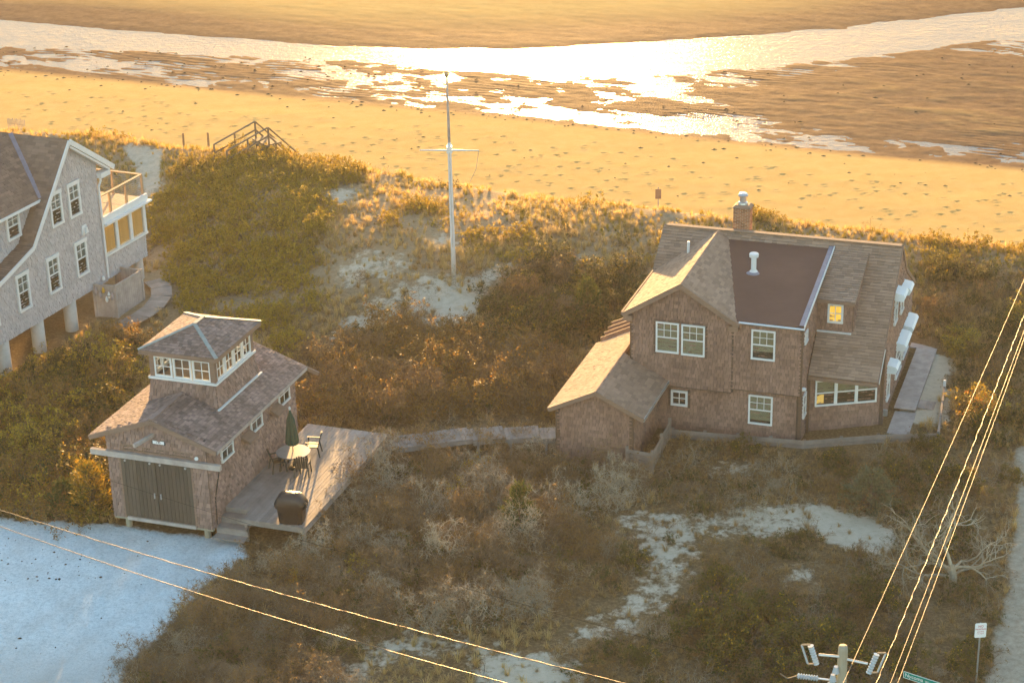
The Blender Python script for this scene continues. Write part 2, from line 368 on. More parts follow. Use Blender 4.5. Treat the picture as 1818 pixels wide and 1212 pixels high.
def in_poly(pts, poly):
    x, y = pts[:, 0], pts[:, 1]; c = np.zeros(len(pts), bool); p = np.array(poly, float); j = len(p) - 1
    for i in range(len(p)):
        xi, yi, xj, yj = p[i, 0], p[i, 1], p[j, 0], p[j, 1]
        c ^= ((yi > y) != (yj > y)) & (x < (xj - xi) * (y - yi) / (yj - yi + 1e-12) + xi); j = i
    return c
# outlines of the bare and covered areas (as seen from the drone, carried onto the terrain)
Z_GRAVEL = [(-400, 905), (100, 925), (200, 932), (300, 945), (425, 958), (442, 985), (375, 1030), (335, 1070), (280, 1130), (212, 1188), (215, 1400), (-400, 1400)]
Z_ROAD = [(1900, 770), (1800, 796), (1806, 880), (1800, 960), (1785, 1060), (1770, 1130), (1752, 1230), (1740, 1400), (2100, 1400), (2100, 760)]
Z_SAND = [[(555, 628), (575, 597), (640, 545), (690, 500), (750, 478), (830, 492), (900, 466), (965, 468), (930, 490), (868, 508), (852, 560), (832, 588), (775, 592), (700, 572), (620, 604)],
          [(1065, 940), (1100, 910), (1150, 893), (1210, 900), (1260, 918), (1330, 898), (1440, 893), (1560, 925), (1595, 962), (1560, 988), (1500, 975), (1440, 938), (1380, 955), (1290, 962), (1200, 952), (1130, 968)],
          [(1150, 1060), (1185, 990), (1205, 1030), (1160, 1090), (1100, 1125), (960, 1165), (925, 1150), (1050, 1092)],
          [(590, 1205), (690, 1125), (760, 1112), (870, 1130), (900, 1150), (1010, 1165), (1070, 1212), (1060, 1300), (840, 1300), (850, 1165), (700, 1165), (610, 1230)],
          [(208, 258), (255, 258), (290, 268), (287, 305), (268, 390), (250, 345), (238, 290)],
          [(560, 345), (640, 318), (660, 340), (600, 370)], [(590, 470), (640, 440), (730, 435), (740, 470), (640, 520), (600, 540)], [(740, 430), (800, 400), (830, 420), (800, 450)],
          [(960, 470), (1060, 440), (1075, 455), (1000, 475)], [(1130, 955), (1230, 945), (1245, 1010), (1200, 1065), (1130, 1125), (1050, 1135), (1120, 1050)], [(1240, 830), (1330, 810), (1340, 840), (1260, 850)], [(1380, 990), (1480, 1000), (1450, 1050), (1370, 1040)],
          [(1590, 745), (1640, 620), (1680, 640), (1690, 720), (1680, 760)], [(1640, 620), (1700, 640), (1690, 690), (1640, 700)]]
Z_CLEAR = [Z_SAND[4], [(1430, 898), (1560, 925), (1595, 962), (1560, 985), (1500, 972), (1450, 935)], [(760, 530), (800, 510), (835, 520), (845, 560), (810, 575)], Z_SAND[12], Z_SAND[13]]
# ------------------------------------------------------------------ building frames
MH = Frame((6.726, 73.553, 0.7), -19.306)        # main house
BH = Frame((-15.284, 67.448, 0.751), -19.245)    # boathouse with lookout
LH = Frame((-19.24, 88.87, 0.0), 66.3)           # neighbour on piers

# ------------------------------------------------------------------ ground sheets
def grid_mesh(name, xs, ys, Z, mat, attrs=None):
    nx, ny = len(xs), len(ys); X, Y = np.meshgrid(xs, ys)
    co = np.stack([X.ravel(), Y.ravel(), Z.ravel()], 1).astype(np.float32)
    i = np.arange((nx - 1) * (ny - 1)); a = (i // (nx - 1)) * nx + i % (nx - 1)
    f = np.stack([a, a + 1, a + 1 + nx, a + nx], 1).astype(np.int32)
    me = bpy.data.meshes.new(name); me.vertices.add(len(co)); me.vertices.foreach_set('co', co.ravel())
    me.loops.add(f.size); me.loops.foreach_set('vertex_index', f.ravel())
    me.polygons.add(len(f)); me.polygons.foreach_set('loop_start', np.arange(0, f.size, 4, dtype=np.int32))
    me.polygons.foreach_set('use_smooth', np.ones(len(f), bool))
    me.update(calc_edges=True)
    for k, v in (attrs or {}).items():
        at = me.attributes.new(k, 'FLOAT', 'POINT'); at.data.foreach_set('value', v.ravel().astype(np.float32))
    me.materials.append(mat); o = bpy.data.objects.new(name, me); COL.objects.link(o); return o
def attr(nt, name):
    a = N(nt, 'ShaderNodeAttribute'); a.attribute_name = name; return a.outputs['Fac']
def blur(a, k):
    for _ in range(k):
        a = (a + np.roll(a, 1, 0) + np.roll(a, -1, 0) + np.roll(a, 1, 1) + np.roll(a, -1, 1)) / 5
    return a

def ground_material():
    m, nt, b = nodes_of('ground_soil'); v = coords(nt)
    fine = noise(nt, v, 9.0, 6, 0.7); big = noise(nt, v, 0.5, 4)
    soil = mix(nt, ramp(nt, fine, [(0.32, (0.085, 0.052, 0.026)), (0.5, (0.19, 0.125, 0.065)), (0.68, (0.34, 0.24, 0.135))]), ramp(nt, big, [(0.35, (0.18, 0.115, 0.055)), (0.65, (0.135, 0.095, 0.036))]), 0.3)
    sandc = ramp(nt, noise(nt, v, 3.0, 6, 0.7), [(0.25, (0.40, 0.335, 0.24)), (0.5, (0.53, 0.455, 0.34)), (0.8, (0.61, 0.53, 0.405))])
    gr = ramp(nt, noise(nt, v, 8.0, 8, 0.9), [(0.34, (0.36, 0.43, 0.45)), (0.5, (0.66, 0.735, 0.75)), (0.66, (0.82, 0.865, 0.87))])
    gr = mix(nt, gr, ramp(nt, noise(nt, v, 0.55, 5, 0.7), [(0.35, (0.78, 0.76, 0.74)), (0.6, (1, 1, 1))]), 0.75, 'MULTIPLY')
    gr = mix(nt, gr, (0.42, 0.40, 0.36), math_n(nt, 'MULTIPLY', attr(nt, 'drive'), 0.6))
    rd = ramp(nt, noise(nt, v, 4.0, 6, 0.75), [(0.3, (0.27, 0.225, 0.165)), (0.6, (0.41, 0.355, 0.27)), (0.8, (0.48, 0.42, 0.33))])
    soil = mix(nt, soil, ramp(nt, noise(nt, v, 5.0, 6, 0.75), [(0.3, (0.26, 0.185, 0.105)), (0.55, (0.38, 0.285, 0.175)), (0.75, (0.48, 0.38, 0.255))]), attr(nt, 'dune'))
    def mask(a, amt, sc):
        e = math_n(nt, 'ADD', a, math_n(nt, 'MULTIPLY', math_n(nt, 'SUBTRACT', noise(nt, v, sc, 6, 0.7), 0.5), amt))
        mr = N(nt, 'ShaderNodeMapRange'); mr.inputs[1].default_value = 0.38; mr.inputs[2].default_value = 0.62; nt.links.new(e, mr.inputs[0]); return mr.outputs[0]
    c = mix(nt, soil, sandc, mask(attr(nt, 'sand'), 1.7, 1.9))
    c = mix(nt, c, gr, mask(attr(nt, 'gravel'), 0.8, 2.5)); c = mix(nt, c, rd, mask(attr(nt, 'road'), 1.0, 1.8))
    nt.links.new(c, b.inputs['Base Color']); b.inputs['Roughness'].default_value = 0.95; b.inputs['Specular IOR Level'].default_value = 0.02
    bump(nt, b, noise(nt, v, 14.0, 6, 0.75), 0.6, 0.05); return m
xs = np.concatenate([np.linspace(-140, -41, 22), np.arange(-40, 40.01, 0.34), np.linspace(41, 140, 22)])
ys = np.concatenate([np.linspace(-60, 49, 25), np.arange(50, 124, 0.34)])
GX, GY = np.meshgrid(xs, ys)
GZ = height(GX, GY)
_yc = np.interp(GX, CRX, CRY); GZ = np.where(GY > _yc + 5.8, GZ - 0.7, GZ)
gp = project(np.stack([GX.ravel(), GY.ravel(), height(GX, GY).ravel()], 1)); gp[GY.ravel() < 45] = (-9999, 9999)
a_sand = np.zeros(GX.size)
for z in Z_SAND: a_sand = np.maximum(a_sand, in_poly(gp, z) * 1.0)
a_sand = np.where((GY > _yc + 1.5).ravel(), 1.0, a_sand)
a_clear = np.zeros(GX.size)
for z in Z_CLEAR: a_clear = np.maximum(a_clear, in_poly(gp, z) * 1.0)
a_clear = blur(a_clear.reshape(GX.shape), 2)
a_sand = np.where((GY > _yc + 1.5), 1.2, 0.55 * a_clear + blur(a_sand.reshape(GX.shape), 4) * 0.58 + 0.02 + 0.6 * fbm(GX * .5, GY * .7, 91, 4))
a_gr = blur((in_poly(gp, Z_GRAVEL) * 1.0).reshape(GX.shape), 2); a_gr[GY < 56] = np.where(GX[GY < 56] < -9, 1, a_gr[GY < 56])
a_rd = blur((in_poly(gp, Z_ROAD) * 1.0).reshape(GX.shape), 2)
rut = np.zeros(GX.shape)
for (pa, pb) in (((360, 985), (40, 1230)), ((290, 955), (-60, 1190))):
    A_, B_ = un(*pa, .1)[:2], un(*pb, .1)[:2]; dv_ = (B_ - A_) / np.linalg.norm(B_ - A_); off = (GX - A_[0]) * -dv_[1] + (GY - A_[1]) * dv_[0] + .5 * fbm(GX * .2, GY * .2, 15, 2)
    rut += np.exp(-(off / .30) ** 2) - .5 * np.exp(-((np.abs(off) - .65) / .3) ** 2)
GZ = GZ + 0.06 * a_gr * fbm(GX * .9, GY * .9, 9) - 0.045 * a_gr * rut
a_dr = 0.3 * np.clip(rut, 0, 1).ravel() + np.exp(-((gp[:, 1] - 1215) / 70.0) ** 2) * np.exp(-((gp[:, 0] - 100) / 260.0) ** 2)
ground = tag(grid_mesh('ground', xs, ys, GZ, ground_material(), {'sand': a_sand, 'gravel': a_gr, 'road': a_rd, 'dune': np.clip(smooth((GY - 84) / 8), 0, .85), 'drive': a_dr.reshape(GX.shape)}), kind='structure')

# ---- beach and tidal flats
BXS = 0.16; bx = np.arange(-48, 48.01, BXS); by = np.arange(99, 184, 0.14); BX, BY = np.meshgrid(bx, by)
yw, y1, y2, ycr = YW(BX), YC1(BX), YC2(BX), np.interp(BX, CRX, CRY)
edge = 1.2 * fbm(BX * .3, BY * .3, 40, 4)
dry = foot(BX, BY) + 0.05 * fbm(BX * .25, BY * .4, 31, 3)
rot = 0.42; SX = BX * math.cos(rot) - BY * math.sin(rot); SY = BX * math.sin(rot) + BY * math.cos(rot)   # along / across the shore
rel = 0.13 * fbm(SX * .13, SY * .36, 41, 6, 0.68)
rip = np.sin(2 * math.pi * (SY + 1.6 * fbm(SX * .22, SY * .22, 44, 3)) / 0.62)
right = smooth((BX - 8) / 14) * smooth((y1 - BY) / 9) * smooth((BY - yw - 2.5) / 6)
rmask = smooth((fbm(SX * .12, SY * .2, 47, 3) + .12) / .3)
mott = 0.07 * fbm(SX * .55, SY * .95, 48, 4, .6)
flat = WATER + 0.75 * rel + mott + 0.002 + 0.040 * right + 0.010 * rmask * rip * (0.5 + vnoise(BX * .2, BY * .2, 8))
chan = WATER - 0.06 + 0.7 * rel + 0.6 * mott
k1 = smooth((BY - y1 + edge) / 2.0 + 0.5); k2 = smooth((BY - y2 + 0.9 * edge) / 4.0 + 0.5)
far = WATER + 0.02 + 0.016 * np.clip(BY - y2, 0, 25) ** 0.85 + 0.25 * rel + 0.03 * fbm(SX * .5, SY * 1.2, 52, 3)
Z = flat * (1 - k1) + chan * k1; Z = Z * (1 - k2) + far * k2
kd = smooth((yw + 0.4 * edge - BY) / 1.6 + 0.5); Z = Z * (1 - kd) + np.maximum(dry, WATER + 0.02) * kd
def dent(x, y, d, rx, ry):
    i0, i1 = int((x - 0.8 - bx[0]) / BXS), int((x + 0.8 - bx[0]) / BXS) + 1; j0, j1 = int((y - .8 - by[0]) / .14), int((y + .8 - by[0]) / .14) + 1
    if i0 < 0 or j0 < 0 or i1 >= len(bx) or j1 >= len(by): return
    q = ((BX[j0:j1, i0:i1] - x) / rx) ** 2 + ((BY[j0:j1, i0:i1] - y) / ry) ** 2
    Z[j0:j1, i0:i1] += -d * np.exp(-q) + d * 0.45 * np.exp(-(np.sqrt(q) - 1.5) ** 2 / 0.2)
for row in range(7):
    x = -40 + random.random() * 4; ofs = 3.0 + row * 1.9 + random.random()
    while x < 40:
        yy = float(np.interp(x, CRX, CRY)) + 9 + ofs + random.gauss(0, 0.45)
        if yy < YW(x) - 2.5 and random.random() < 0.75: dent(x, yy, 0.07 + 0.04 * random.random(), 0.15, 0.12)
        x += abs(random.gauss(0.85, 0.35)) + 0.25
for _ in range(260):
    x = random.uniform(-40, 40); t = random.random() ** 1.7; a0 = float(np.interp(x, CRX, CRY)) + 9; yy = a0 + t * (float(YW(x)) - 3 - a0)
    dent(x, yy, 0.05 + 0.045 * random.random(), 0.13 + .06 * random.random(), 0.11)
Z = np.where(BY < ycr + 4.8, Z - 0.8, Z)
hw = Z - WATER
wet = np.clip(np.where(kd > 0.5, smooth((BY - yw + 1.4) / 1.4) * 0.8, smooth((0.16 - hw) / 0.12)), 0, 1)
wet = np.where(k2 > 0.3, np.clip(1.05 - (BY - y2 - 4.5 - 4 * fbm(SX * .05, SY * .2, 77, 3)) / 9.0, 0.03, 1), wet)
def beach_material():
    m, nt, b = nodes_of('beach_sand'); v = coords(nt); w = attr(nt, 'wet')
    d = ramp(nt, noise(nt, v, 0.9, 6, 0.7), [(0.3, (0.55, 0.345, 0.115)), (0.7, (0.61, 0.405, 0.155))])
    wt = ramp(nt, noise(nt, v, 1.3, 5, 0.7), [(0.3, (0.125, 0.070, 0.042)), (0.7, (0.215, 0.13, 0.075))])
    nt.links.new(mix(nt, d, wt, w), b.inputs['Base Color'])
    mr = N(nt, 'ShaderNodeMapRange'); mr.inputs[3].default_value = 0.95; mr.inputs[4].default_value = 0.7; nt.links.new(w, mr.inputs[0]); nt.links.new(mr.outputs[0], b.inputs['Roughness'])
    b.inputs['Specular IOR Level'].default_value = 0.003
    bump(nt, b, noise(nt, v, 6.0, 5, 0.7), 0.16, 0.03); return m
beach = tag(grid_mesh('beach', bx, by, Z, beach_material(), {'wet': wet}), kind='structure')
def water_material():
    m, nt, b = nodes_of('tide_water'); v = coords(nt, (1, 1.9, 1)); b.inputs['Base Color'].default_value = (0.16, 0.21, 0.25, 1)
    b.inputs['Roughness'].default_value = 0.14; b.inputs['IOR'].default_value = 1.33; b.inputs['Specular IOR Level'].default_value = 0.011
    h = math_n(nt, 'ADD', noise(nt, v, 1.4, 3), math_n(nt, 'MULTIPLY', noise(nt, v, 6.0, 3), 0.5)); bump(nt, b, h, 0.8, 0.08)
    mr = N(nt, 'ShaderNodeMapRange'); mr.inputs[1].default_value = .35; mr.inputs[2].default_value = .65; mr.inputs[3].default_value = .05; mr.inputs[4].default_value = .28
    nt.links.new(noise(nt, coords(nt, (.45, 1.6, 1)), 0.8, 6, .7), mr.inputs[0]); nt.links.new(mr.outputs[0], b.inputs['Roughness']); return m
mb = MB(); mb.quad((-60, 108, WATER), (60, 108, WATER), (60, 186, WATER), (-60, 186, WATER)); tag(mb.build('water', water_material()), kind='structure')
mb = MB(); mb.quad((-2500, -1500, -4.2), (2500, -1500, -4.2), (2500, 3500, -4.2), (-2500, 3500, -4.2))
tag(mb.build('sea_bed', MATS['beach_sand']), kind='structure')
mb = MB()
for (x0, x1, y0, y1_) in ((-2500, 2500, 184, 3500), (-2500, -48, 119, 184), (48, 2500, 99, 184)): mb.quad((x0, y0, -2.62), (x1, y0, -2.62), (x1, y1_, -2.62), (x0, y1_, -2.62))
tag(mb.build('tidal_flat', MATS['beach_sand']), kind='structure')
mb = MB()
for (x0, x1, y0, y1_) in ((-2500, -139, -1500, 118), (139, 2500, -1500, 98), (-139, 139, -1500, -59)): mb.quad((x0, y0, -0.2), (x1, y0, -0.2), (x1, y1_, -0.2), (x0, y1_, -0.2))
tag(mb.build('field', MATS['ground_soil']), kind='structure')

# ------------------------------------------------------------------ building helpers
def poly_axes(pts):
    P = [Vector(p) for p in pts]; n = Vector((0, 0, 0))
    for i in range(len(P)): n += P[i].cross(P[(i + 1) % len(P)])
    n.normalize(); a = Vector((0, 0, 1)).cross(n)
    if a.length < 1e-5: a = Vector((1, 0, 0))
    a.normalize(); b = n.cross(a).normalized(); return P, n, a, b
def shingles(pts, mat, parent, exposure=0.155, wmin=0.1, wmax=0.19, thick=0.055, holes=(), name='shingles', seed=0, lift=0.004):
    """courses of real shingles over a planar polygon (ccw seen from outside); holes are polygons left bare"""
    P, n, a, b = poly_axes(pts); rnd = random.Random(seed + int(P[0].x * 100)); o = P[0]
    L = [((p - o).dot(a), (p - o).dot(b)) for p in P]; HL = [[((Vector(p) - o).dot(a), (Vector(p) - o).dot(b)) for p in h] for h in holes]
    def cuts(poly, y):
        xs_ = []
        for i in range(len(poly)):
            (x0, y0), (x1, y1_) = poly[i], poly[(i + 1) % len(poly)]
            if (y0 > y) != (y1_ > y): xs_.append(x0 + (y - y0) / (y1_ - y0) * (x1 - x0))
        return sorted(xs_)
    lo, hi = min(q[1] for q in L), max(q[1] for q in L); mb = MB(); y = lo; W = lambda x, yy, z: o + a * x + b * yy + n * z
    while y < hi - 0.02:
        yt = min(y + exposure, hi); ym = (y + yt) / 2; c = cuts(L, ym)
        spans = [(c[i], c[i + 1]) for i in range(0, len(c) - 1, 2)]
        for h in HL:
            hc = cuts(h, ym)
            if len(hc) >= 2:
                ns = []
                for (s0, s1) in spans:
                    if hc[-1] <= s0 or hc[0] >= s1: ns.append((s0, s1)); continue
                    if hc[0] > s0: ns.append((s0, hc[0]))
                    if hc[-1] < s1: ns.append((hc[-1], s1))
                spans = ns
        for (s0, s1) in spans:
            x = s0
            while x < s1 - 0.01:
                w = rnd.uniform(wmin, wmax); e = min(x + w, s1)
                if s1 - e < wmin * 0.5: e = s1
                d = rnd.uniform(-0.008, 0.008) if y > lo + 0.01 else 0; t = thick * rnd.uniform(0.6, 1.3); g = 0.007
                k = len(mb.v); yb = y + d
                mb.v += [tuple(W(x + g, yb, lift)), tuple(W(e - g, yb, lift)), tuple(W(x + g, yb, lift + t)), tuple(W(e - g, yb, lift + t)),
                         tuple(W(e - g, yt + 0.015, lift + 0.002)), tuple(W(x + g, yt + 0.015, lift + 0.002))]
                mb.f += [(k, k + 1, k + 3, k + 2), (k + 2, k + 3, k + 4, k + 5), (k, k + 2, k + 5), (k + 1, k + 4, k + 3)]
                x = e
        y += exposure
    s = mb.build(name, MATS[mat], parent); s['kind'] = 'stuff'; s.data.materials.append(MATS['end_grain_shade']); s.data.polygons.foreach_set('material_index', [1 if i % 4 == 0 else 0 for i in range(len(mb.f))]); return s
def slab(name, pts, mat, parent, th=0.15, shingle=None, holes=(), **kw):
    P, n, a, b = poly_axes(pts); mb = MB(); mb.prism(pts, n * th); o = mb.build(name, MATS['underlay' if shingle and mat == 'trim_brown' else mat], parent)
    if shingle: shingles(pts, shingle, o, holes=holes, **kw)
    return o
def board(name, a, b, w, h, mat, parent, up=(0, 0, 1)):
    mb = MB(); mb.bar(a, b, w, h, up); return mb.build(name, MATS[mat], parent)
def window(parent, o, a, n, w, h, frame=0.07, style='sixone', blind='blind', frame_mat='trim_white', depth=0.07, cover=1.0, glow=None, head=0.0, pane='pane'):
    """o = lower left outer corner on the wall, a = along, n = outwards"""
    o, a, n = Vector(o), Vector(a).normalized(), Vector(n).normalized(); b = Vector((0, 0, 1))
    if abs(n.z) > 1e-3: b = n.cross(a).normalized()
    mb = MB(); f = frame
    mb.obox(o, a, b, n, 0, w, 0, f, 0.0, depth + 0.02); mb.obox(o, a, b, n, -head, w + head, h - f - head, h + head, 0.0, depth + head * 0.2)
    mb.obox(o, a, b, n, 0, f, f, h - f - head, 0, depth); mb.obox(o, a, b, n, w - f, w, f, h - f - head, 0, depth)
    if style != 'four': mb.obox(o, a, b, n, f, w - f, h * 0.5 - 0.025, h * 0.5 + 0.025, 0.012, depth - 0.012)
    win = mb.build('window', MATS[frame_mat], parent)
    mb = MB()
    if style == 'sixone':
        for i in (1, 2): mb.obox(o, a, b, n, f + (w - 2 * f) * i / 3 - .011, f + (w - 2 * f) * i / 3 + .011, h * .5 + .025, h - f - head, 0.028, depth - 0.018)
        mb.obox(o, a, b, n, f, w - f, h * .74 - .011, h * .74 + .011, 0.0285, depth - 0.0185)
    elif style == 'fourone':
        mb.obox(o, a, b, n, w / 2 - .013, w / 2 + .013, h * .5 + .025, h - f - head, 0.028, depth - 0.018)
        mb.obox(o, a, b, n, f, w - f, h * .73 - .013, h * .73 + .013, 0.0285, depth - 0.0185)
    elif style == 'four':
        mb.obox(o, a, b, n, w / 2 - .016, w / 2 + .016, f, h - f, 0.028, depth - 0.018); mb.obox(o, a, b, n, f, w - f, h / 2 - .016, h / 2 + .016, 0.0285, depth - 0.0185)
    if mb.v: mb.build('muntin', MATS[frame_mat], win)
    mb = MB(); mb.obox(o, a, b, n, f - .004, w - f + .004, f - .004, h - f - head + .004, 0.030, 0.034); mb.build('pane', MATS[pane], win)
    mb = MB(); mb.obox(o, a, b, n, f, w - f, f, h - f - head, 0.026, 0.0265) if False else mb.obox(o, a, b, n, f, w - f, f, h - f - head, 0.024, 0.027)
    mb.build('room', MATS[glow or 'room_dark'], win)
    if blind and cover > 0 and not glow:
        mb = MB(); mb.obox(o, a, b, n, f, w - f, f + (h - 2 * f) * (1 - cover), h - f - head, 0.0275, 0.0292); mb.build('blind', MATS[blind], win)
    return win
def text(parent, s, size, loc, rot, mat, name='lettering', extrude=0.002, align='CENTER'):
    c = bpy.data.curves.new(name, 'FONT'); c.body = s; c.size = size; c.extrude = extrude; c.align_x = align; c.align_y = 'CENTER'; c.materials.append(MATS[mat])
    t = bpy.data.objects.new(name, c); COL.objects.link(t); bpy.context.view_layer.update()
    me = bpy.data.meshes.new_from_object(t.evaluated_get(bpy.context.evaluated_depsgraph_get())); bpy.data.objects.remove(t)
    o = bpy.data.objects.new(name, me); COL.objects.link(o); o.parent = parent; o.location = loc; o.rotation_euler = rot; o['kind'] = 'stuff'; return o

# ================================================================== main house
def main_house():
    F = MH; root = empty('shingled_house', F.o, F.yaw)
    tag(root, 'large brown shingled house with cross gable, dark flat dormer roof and chimney', 'house')
    X, Yv, Zv = Vector((1, 0, 0)), Vector((0, 1, 0)), Vector((0, 0, 1)); FRONT = -Yv
    sl = 0.6225
    # --- walls
    w = slab('wall', [(-2.08, .3, 1.95), (2.08, .3, 1.95), (2.08, .3, 5.12), (0, .3, 6.38), (-2.08, .3, 5.12)], 'trim_brown', root, .15, 'wall_shingle', seed=1)
    slab('wall', [(2.083, .33, 2.12), (4.87, .33, 2.12), (4.87, .33, 5.02), (2.083, .33, 5.02)], 'trim_brown', root, .15, 'wall_shingle', seed=2)
    slab('wall', [(-2.0, .58, -.5), (4.85, .58, -.5), (4.85, .58, 2.13), (-2.0, .58, 2.13)], 'trim_brown', root, .15, 'wall_shingle', seed=3)
    slab('wall', [(4.875, .34, 2.1), (4.875, 1.6, 2.1), (4.875, 1.6, 2.55), (4.875, 6.3, 6.1), (4.875, .34, 5.02)], 'trim_brown', root, .15, 'wall_shingle', seed=4)
    slab('wall', [(4.872, .5, -.5), (4.872, 1.72, -.5), (4.872, 1.72, 2.1), (4.872, .5, 2.1)], 'trim_brown', root, .15, 'wall_shingle', seed=5)
    slab('wall', [(-2.08, 6.7, 1.9), (-2.08, .3, 1.9), (-2.08, .3, 5.1), (-2.08, 6.7, 5.1)], 'trim_brown', root, .15, 'wall_shingle', seed=6)
    slab('wall', [(-2.3, 11, -.5), (-2.3, 2, -.5), (-2.3, 4.9, 4.8), (-2.3, 6.77, 6.2), (-2.3, 11, 3.2)], 'trim_brown', root, .15)
    slab('wall', [(7.72, 3.1, -.5), (7.72, 10.9, -.5), (7.72, 10.9, 3.35), (7.72, 8.3, 4.8), (7.72, 6.774, 6.3), (7.72, 3.1, 3.5)], 'trim_brown', root, .15, 'wall_shingle', seed=7)
    slab('wall', [(4.98, 1.7, -.5), (7.72, 3.1, -.5), (7.72, 3.1, 3.45), (4.98, 1.7, 2.4)], 'trim_brown', root, .12, 'wall_shingle', seed=8)
    slab('wall', [(7.7, 10.9, -.5), (-2.3, 10.9, -.5), (-2.3, 10.9, 3.3), (7.7, 10.9, 3.3)], 'trim_brown', root, .15)
    mb = MB(); mb.box(-2.08, 2.08, .262, .56, 1.90, 1.948); mb.build('overhang_shade', MATS['trim_dark'], root)  # dark strips painting in the shadow line below the upper wall
    mb = MB(); mb.box(2.09, 4.87, .295, .56, 2.07, 2.118); mb.build('overhang_shade', MATS['trim_dark'], root)
    mb = MB(); mb.box(-1.9, 4.7, .8, 10.7, -.5, 2.0); mb.build('interior_floor', MATS['room_dark'], root)
    for p in ((-2.08, .3), (2.08, .315), (4.87, .335)):
        mb = MB(); mb.box(p[0] - .06, p[0] + .06, p[1] - .035, p[1] + .09, 1.95, 5.05); mb.build('corner_board', MATS['trim_dark'], root)
    mb = MB(); mb.box(4.80, 4.93, .46, .58, -.5, 2.1); mb.build('corner_board', MATS['trim_dark'], root)
    mb = MB(); mb.bar((7.74, 3.07, -.5), (7.74, 3.07, 3.4), .14, .14); mb.build('corner_board', MATS['trim_dark'], root)
    mb = MB(); mb.bar((4.97, 1.64, -.5), (4.97, 1.64, 2.4), .14, .14); mb.build('corner_board', MATS['trim_dark'], root)
    # --- roofs
    slab('roof', [(-2.444, 4.6, 4.823), (4.95, 4.6, 4.823), (4.95, 6.774, 6.475), (-2.444, 6.774, 6.475)], 'roof_shingle', root, .16, 'roof_shingle', exposure=.15, wmin=.2, wmax=.45, thick=.022, seed=11)
    slab('roof', [(4.951, 1.54, 2.497), (7.76, 1.54, 2.497), (7.76, 6.774, 6.475), (4.951, 6.774, 6.475)], 'roof_shingle', root, .16, 'roof_shingle', exposure=.15, wmin=.2, wmax=.45, thick=.022, seed=12)
    slab('roof', [(7.76, 8.3, 4.95), (-2.444, 8.3, 4.95), (-2.444, 6.774, 6.475), (7.76, 6.774, 6.475)], 'roof_shingle', root, .16)
    slab('roof', [(7.76, 11.2, 3.35), (-2.444, 11.2, 3.35), (-2.444, 8.3, 4.95), (7.76, 8.3, 4.95)], 'roof_shingle', root, .16)
    L = slab('roof', [(-2.384, 0, 5.016), (0, 0, 6.5), (0, 6.7, 6.5), (-2.384, 4.9, 5.016)], 'roof_shingle', root, .14)
    # course axis needs the slope polygon listed from its eave
    shingles([(-2.384, 4.9, 5.016), (-2.384, 0, 5.016), (0, 0, 6.5), (0, 6.7, 6.5)], 'roof_shingle', L, .15, .2, .45, .022, seed=13)
    Rr = slab('roof', [(2.384, 0, 5.016), (2.384, 6.6, 5.016), (0, 6.6, 6.5), (0, 0, 6.5)], 'roof_shingle', root, .14)
    shingles([(2.384, 0, 5.016), (2.29, .25, 5.074), (.5, 6.48, 6.189), (0, 6.6, 6.5), (0, 0, 6.5)], 'roof_shingle', Rr, .15, .2, .45, .022, seed=14)
    D = slab('dormer_roof', [(2.15, .215, 5.12), (4.969, .215, 5.12), (4.969, 6.5, 6.23), (.35, 6.5, 6.23)], 'membrane', root, .14)
    mb = MB(); mb.bar((4.98, .2, 5.13), (4.98, 6.5, 6.245), .035, .12); mb.build('edge_flashing', MATS['trim_white'], D)
    mb = MB(); mb.bar((4.86, .22, 5.185), (4.86, 6.45, 6.285), .18, .03); mb.build('edge_strip', MATS['lead'], D)
    mb = MB(); mb.tube([(2.36, .17, 5.06), (5.0, .17, 5.04)], .055, 8); mb.build('gutter', MATS['galvanized'], D)
    mb = MB(); mb.bar((-2.3, 6.76, 6.5), (7.72, 6.76, 6.5), .26, .035); mb.build('ridge_cap', MATS['roof_shingle'], root)
    # rake boards
    for s in (-1, 1):
        mb = MB(); mb.bar((0, .02, 6.42), (s * 2.384, .02, 6.42 - 2.384 * sl), .09, .2); mb.build('rake_board', MATS['trim_brown'], root)
        mb = MB(); mb.box(min(s * 2.36, s * 1.98), max(s * 2.36, s * 1.98), .0, .32, 4.70, 4.93); mb.build('eave_return', MATS['trim_brown'], root)
    mb = MB(); mb.bar((-2.42, 0, 5.0), (-2.42, 4.9, 5.0), .06, .14); mb.build('fascia', MATS['trim_brown'], root)
    mb = MB(); mb.bar((4.96, 1.50, 2.40), (7.76, 1.50, 2.40), .05, .14); mb.build('fascia', MATS['trim_brown'], root)
    mb = MB(); mb.bar((7.775, 1.54, 2.43), (7.775, 6.774, 6.41), .04, .16); mb.build('rake_board', MATS['trim_brown'], root)
    mb = MB(); mb.bar((7.78, 6.774, 6.41), (7.78, 8.3, 4.88), .04, .16); mb.bar((7.78, 8.3, 4.87), (7.78, 11.2, 3.27), .04, .16); mb.build('rake_board', MATS['trim_brown'], root)
    mb = MB(); mb.bar((7.80, 1.62, 2.42), (7.80, 2.9, 3.39), .03, .10); mb.build('rake_flashing', MATS['trim_white'], root)
    # --- shed dormer with the lit window
    Dr = slab('dormer', [(4.9, 3.3, 3.83), (6.37, 3.3, 3.83), (6.37, 3.3, 5.1), (4.9, 3.3, 5.1)], 'trim_brown', root, .1, 'wall_shingle', seed=21)
    slab('dormer_side', [(6.372, 3.3, 3.84), (6.372, 6.1, 5.97), (6.372, 3.3, 5.1)], 'trim_brown', Dr, .08, 'wall_shingle', seed=22)
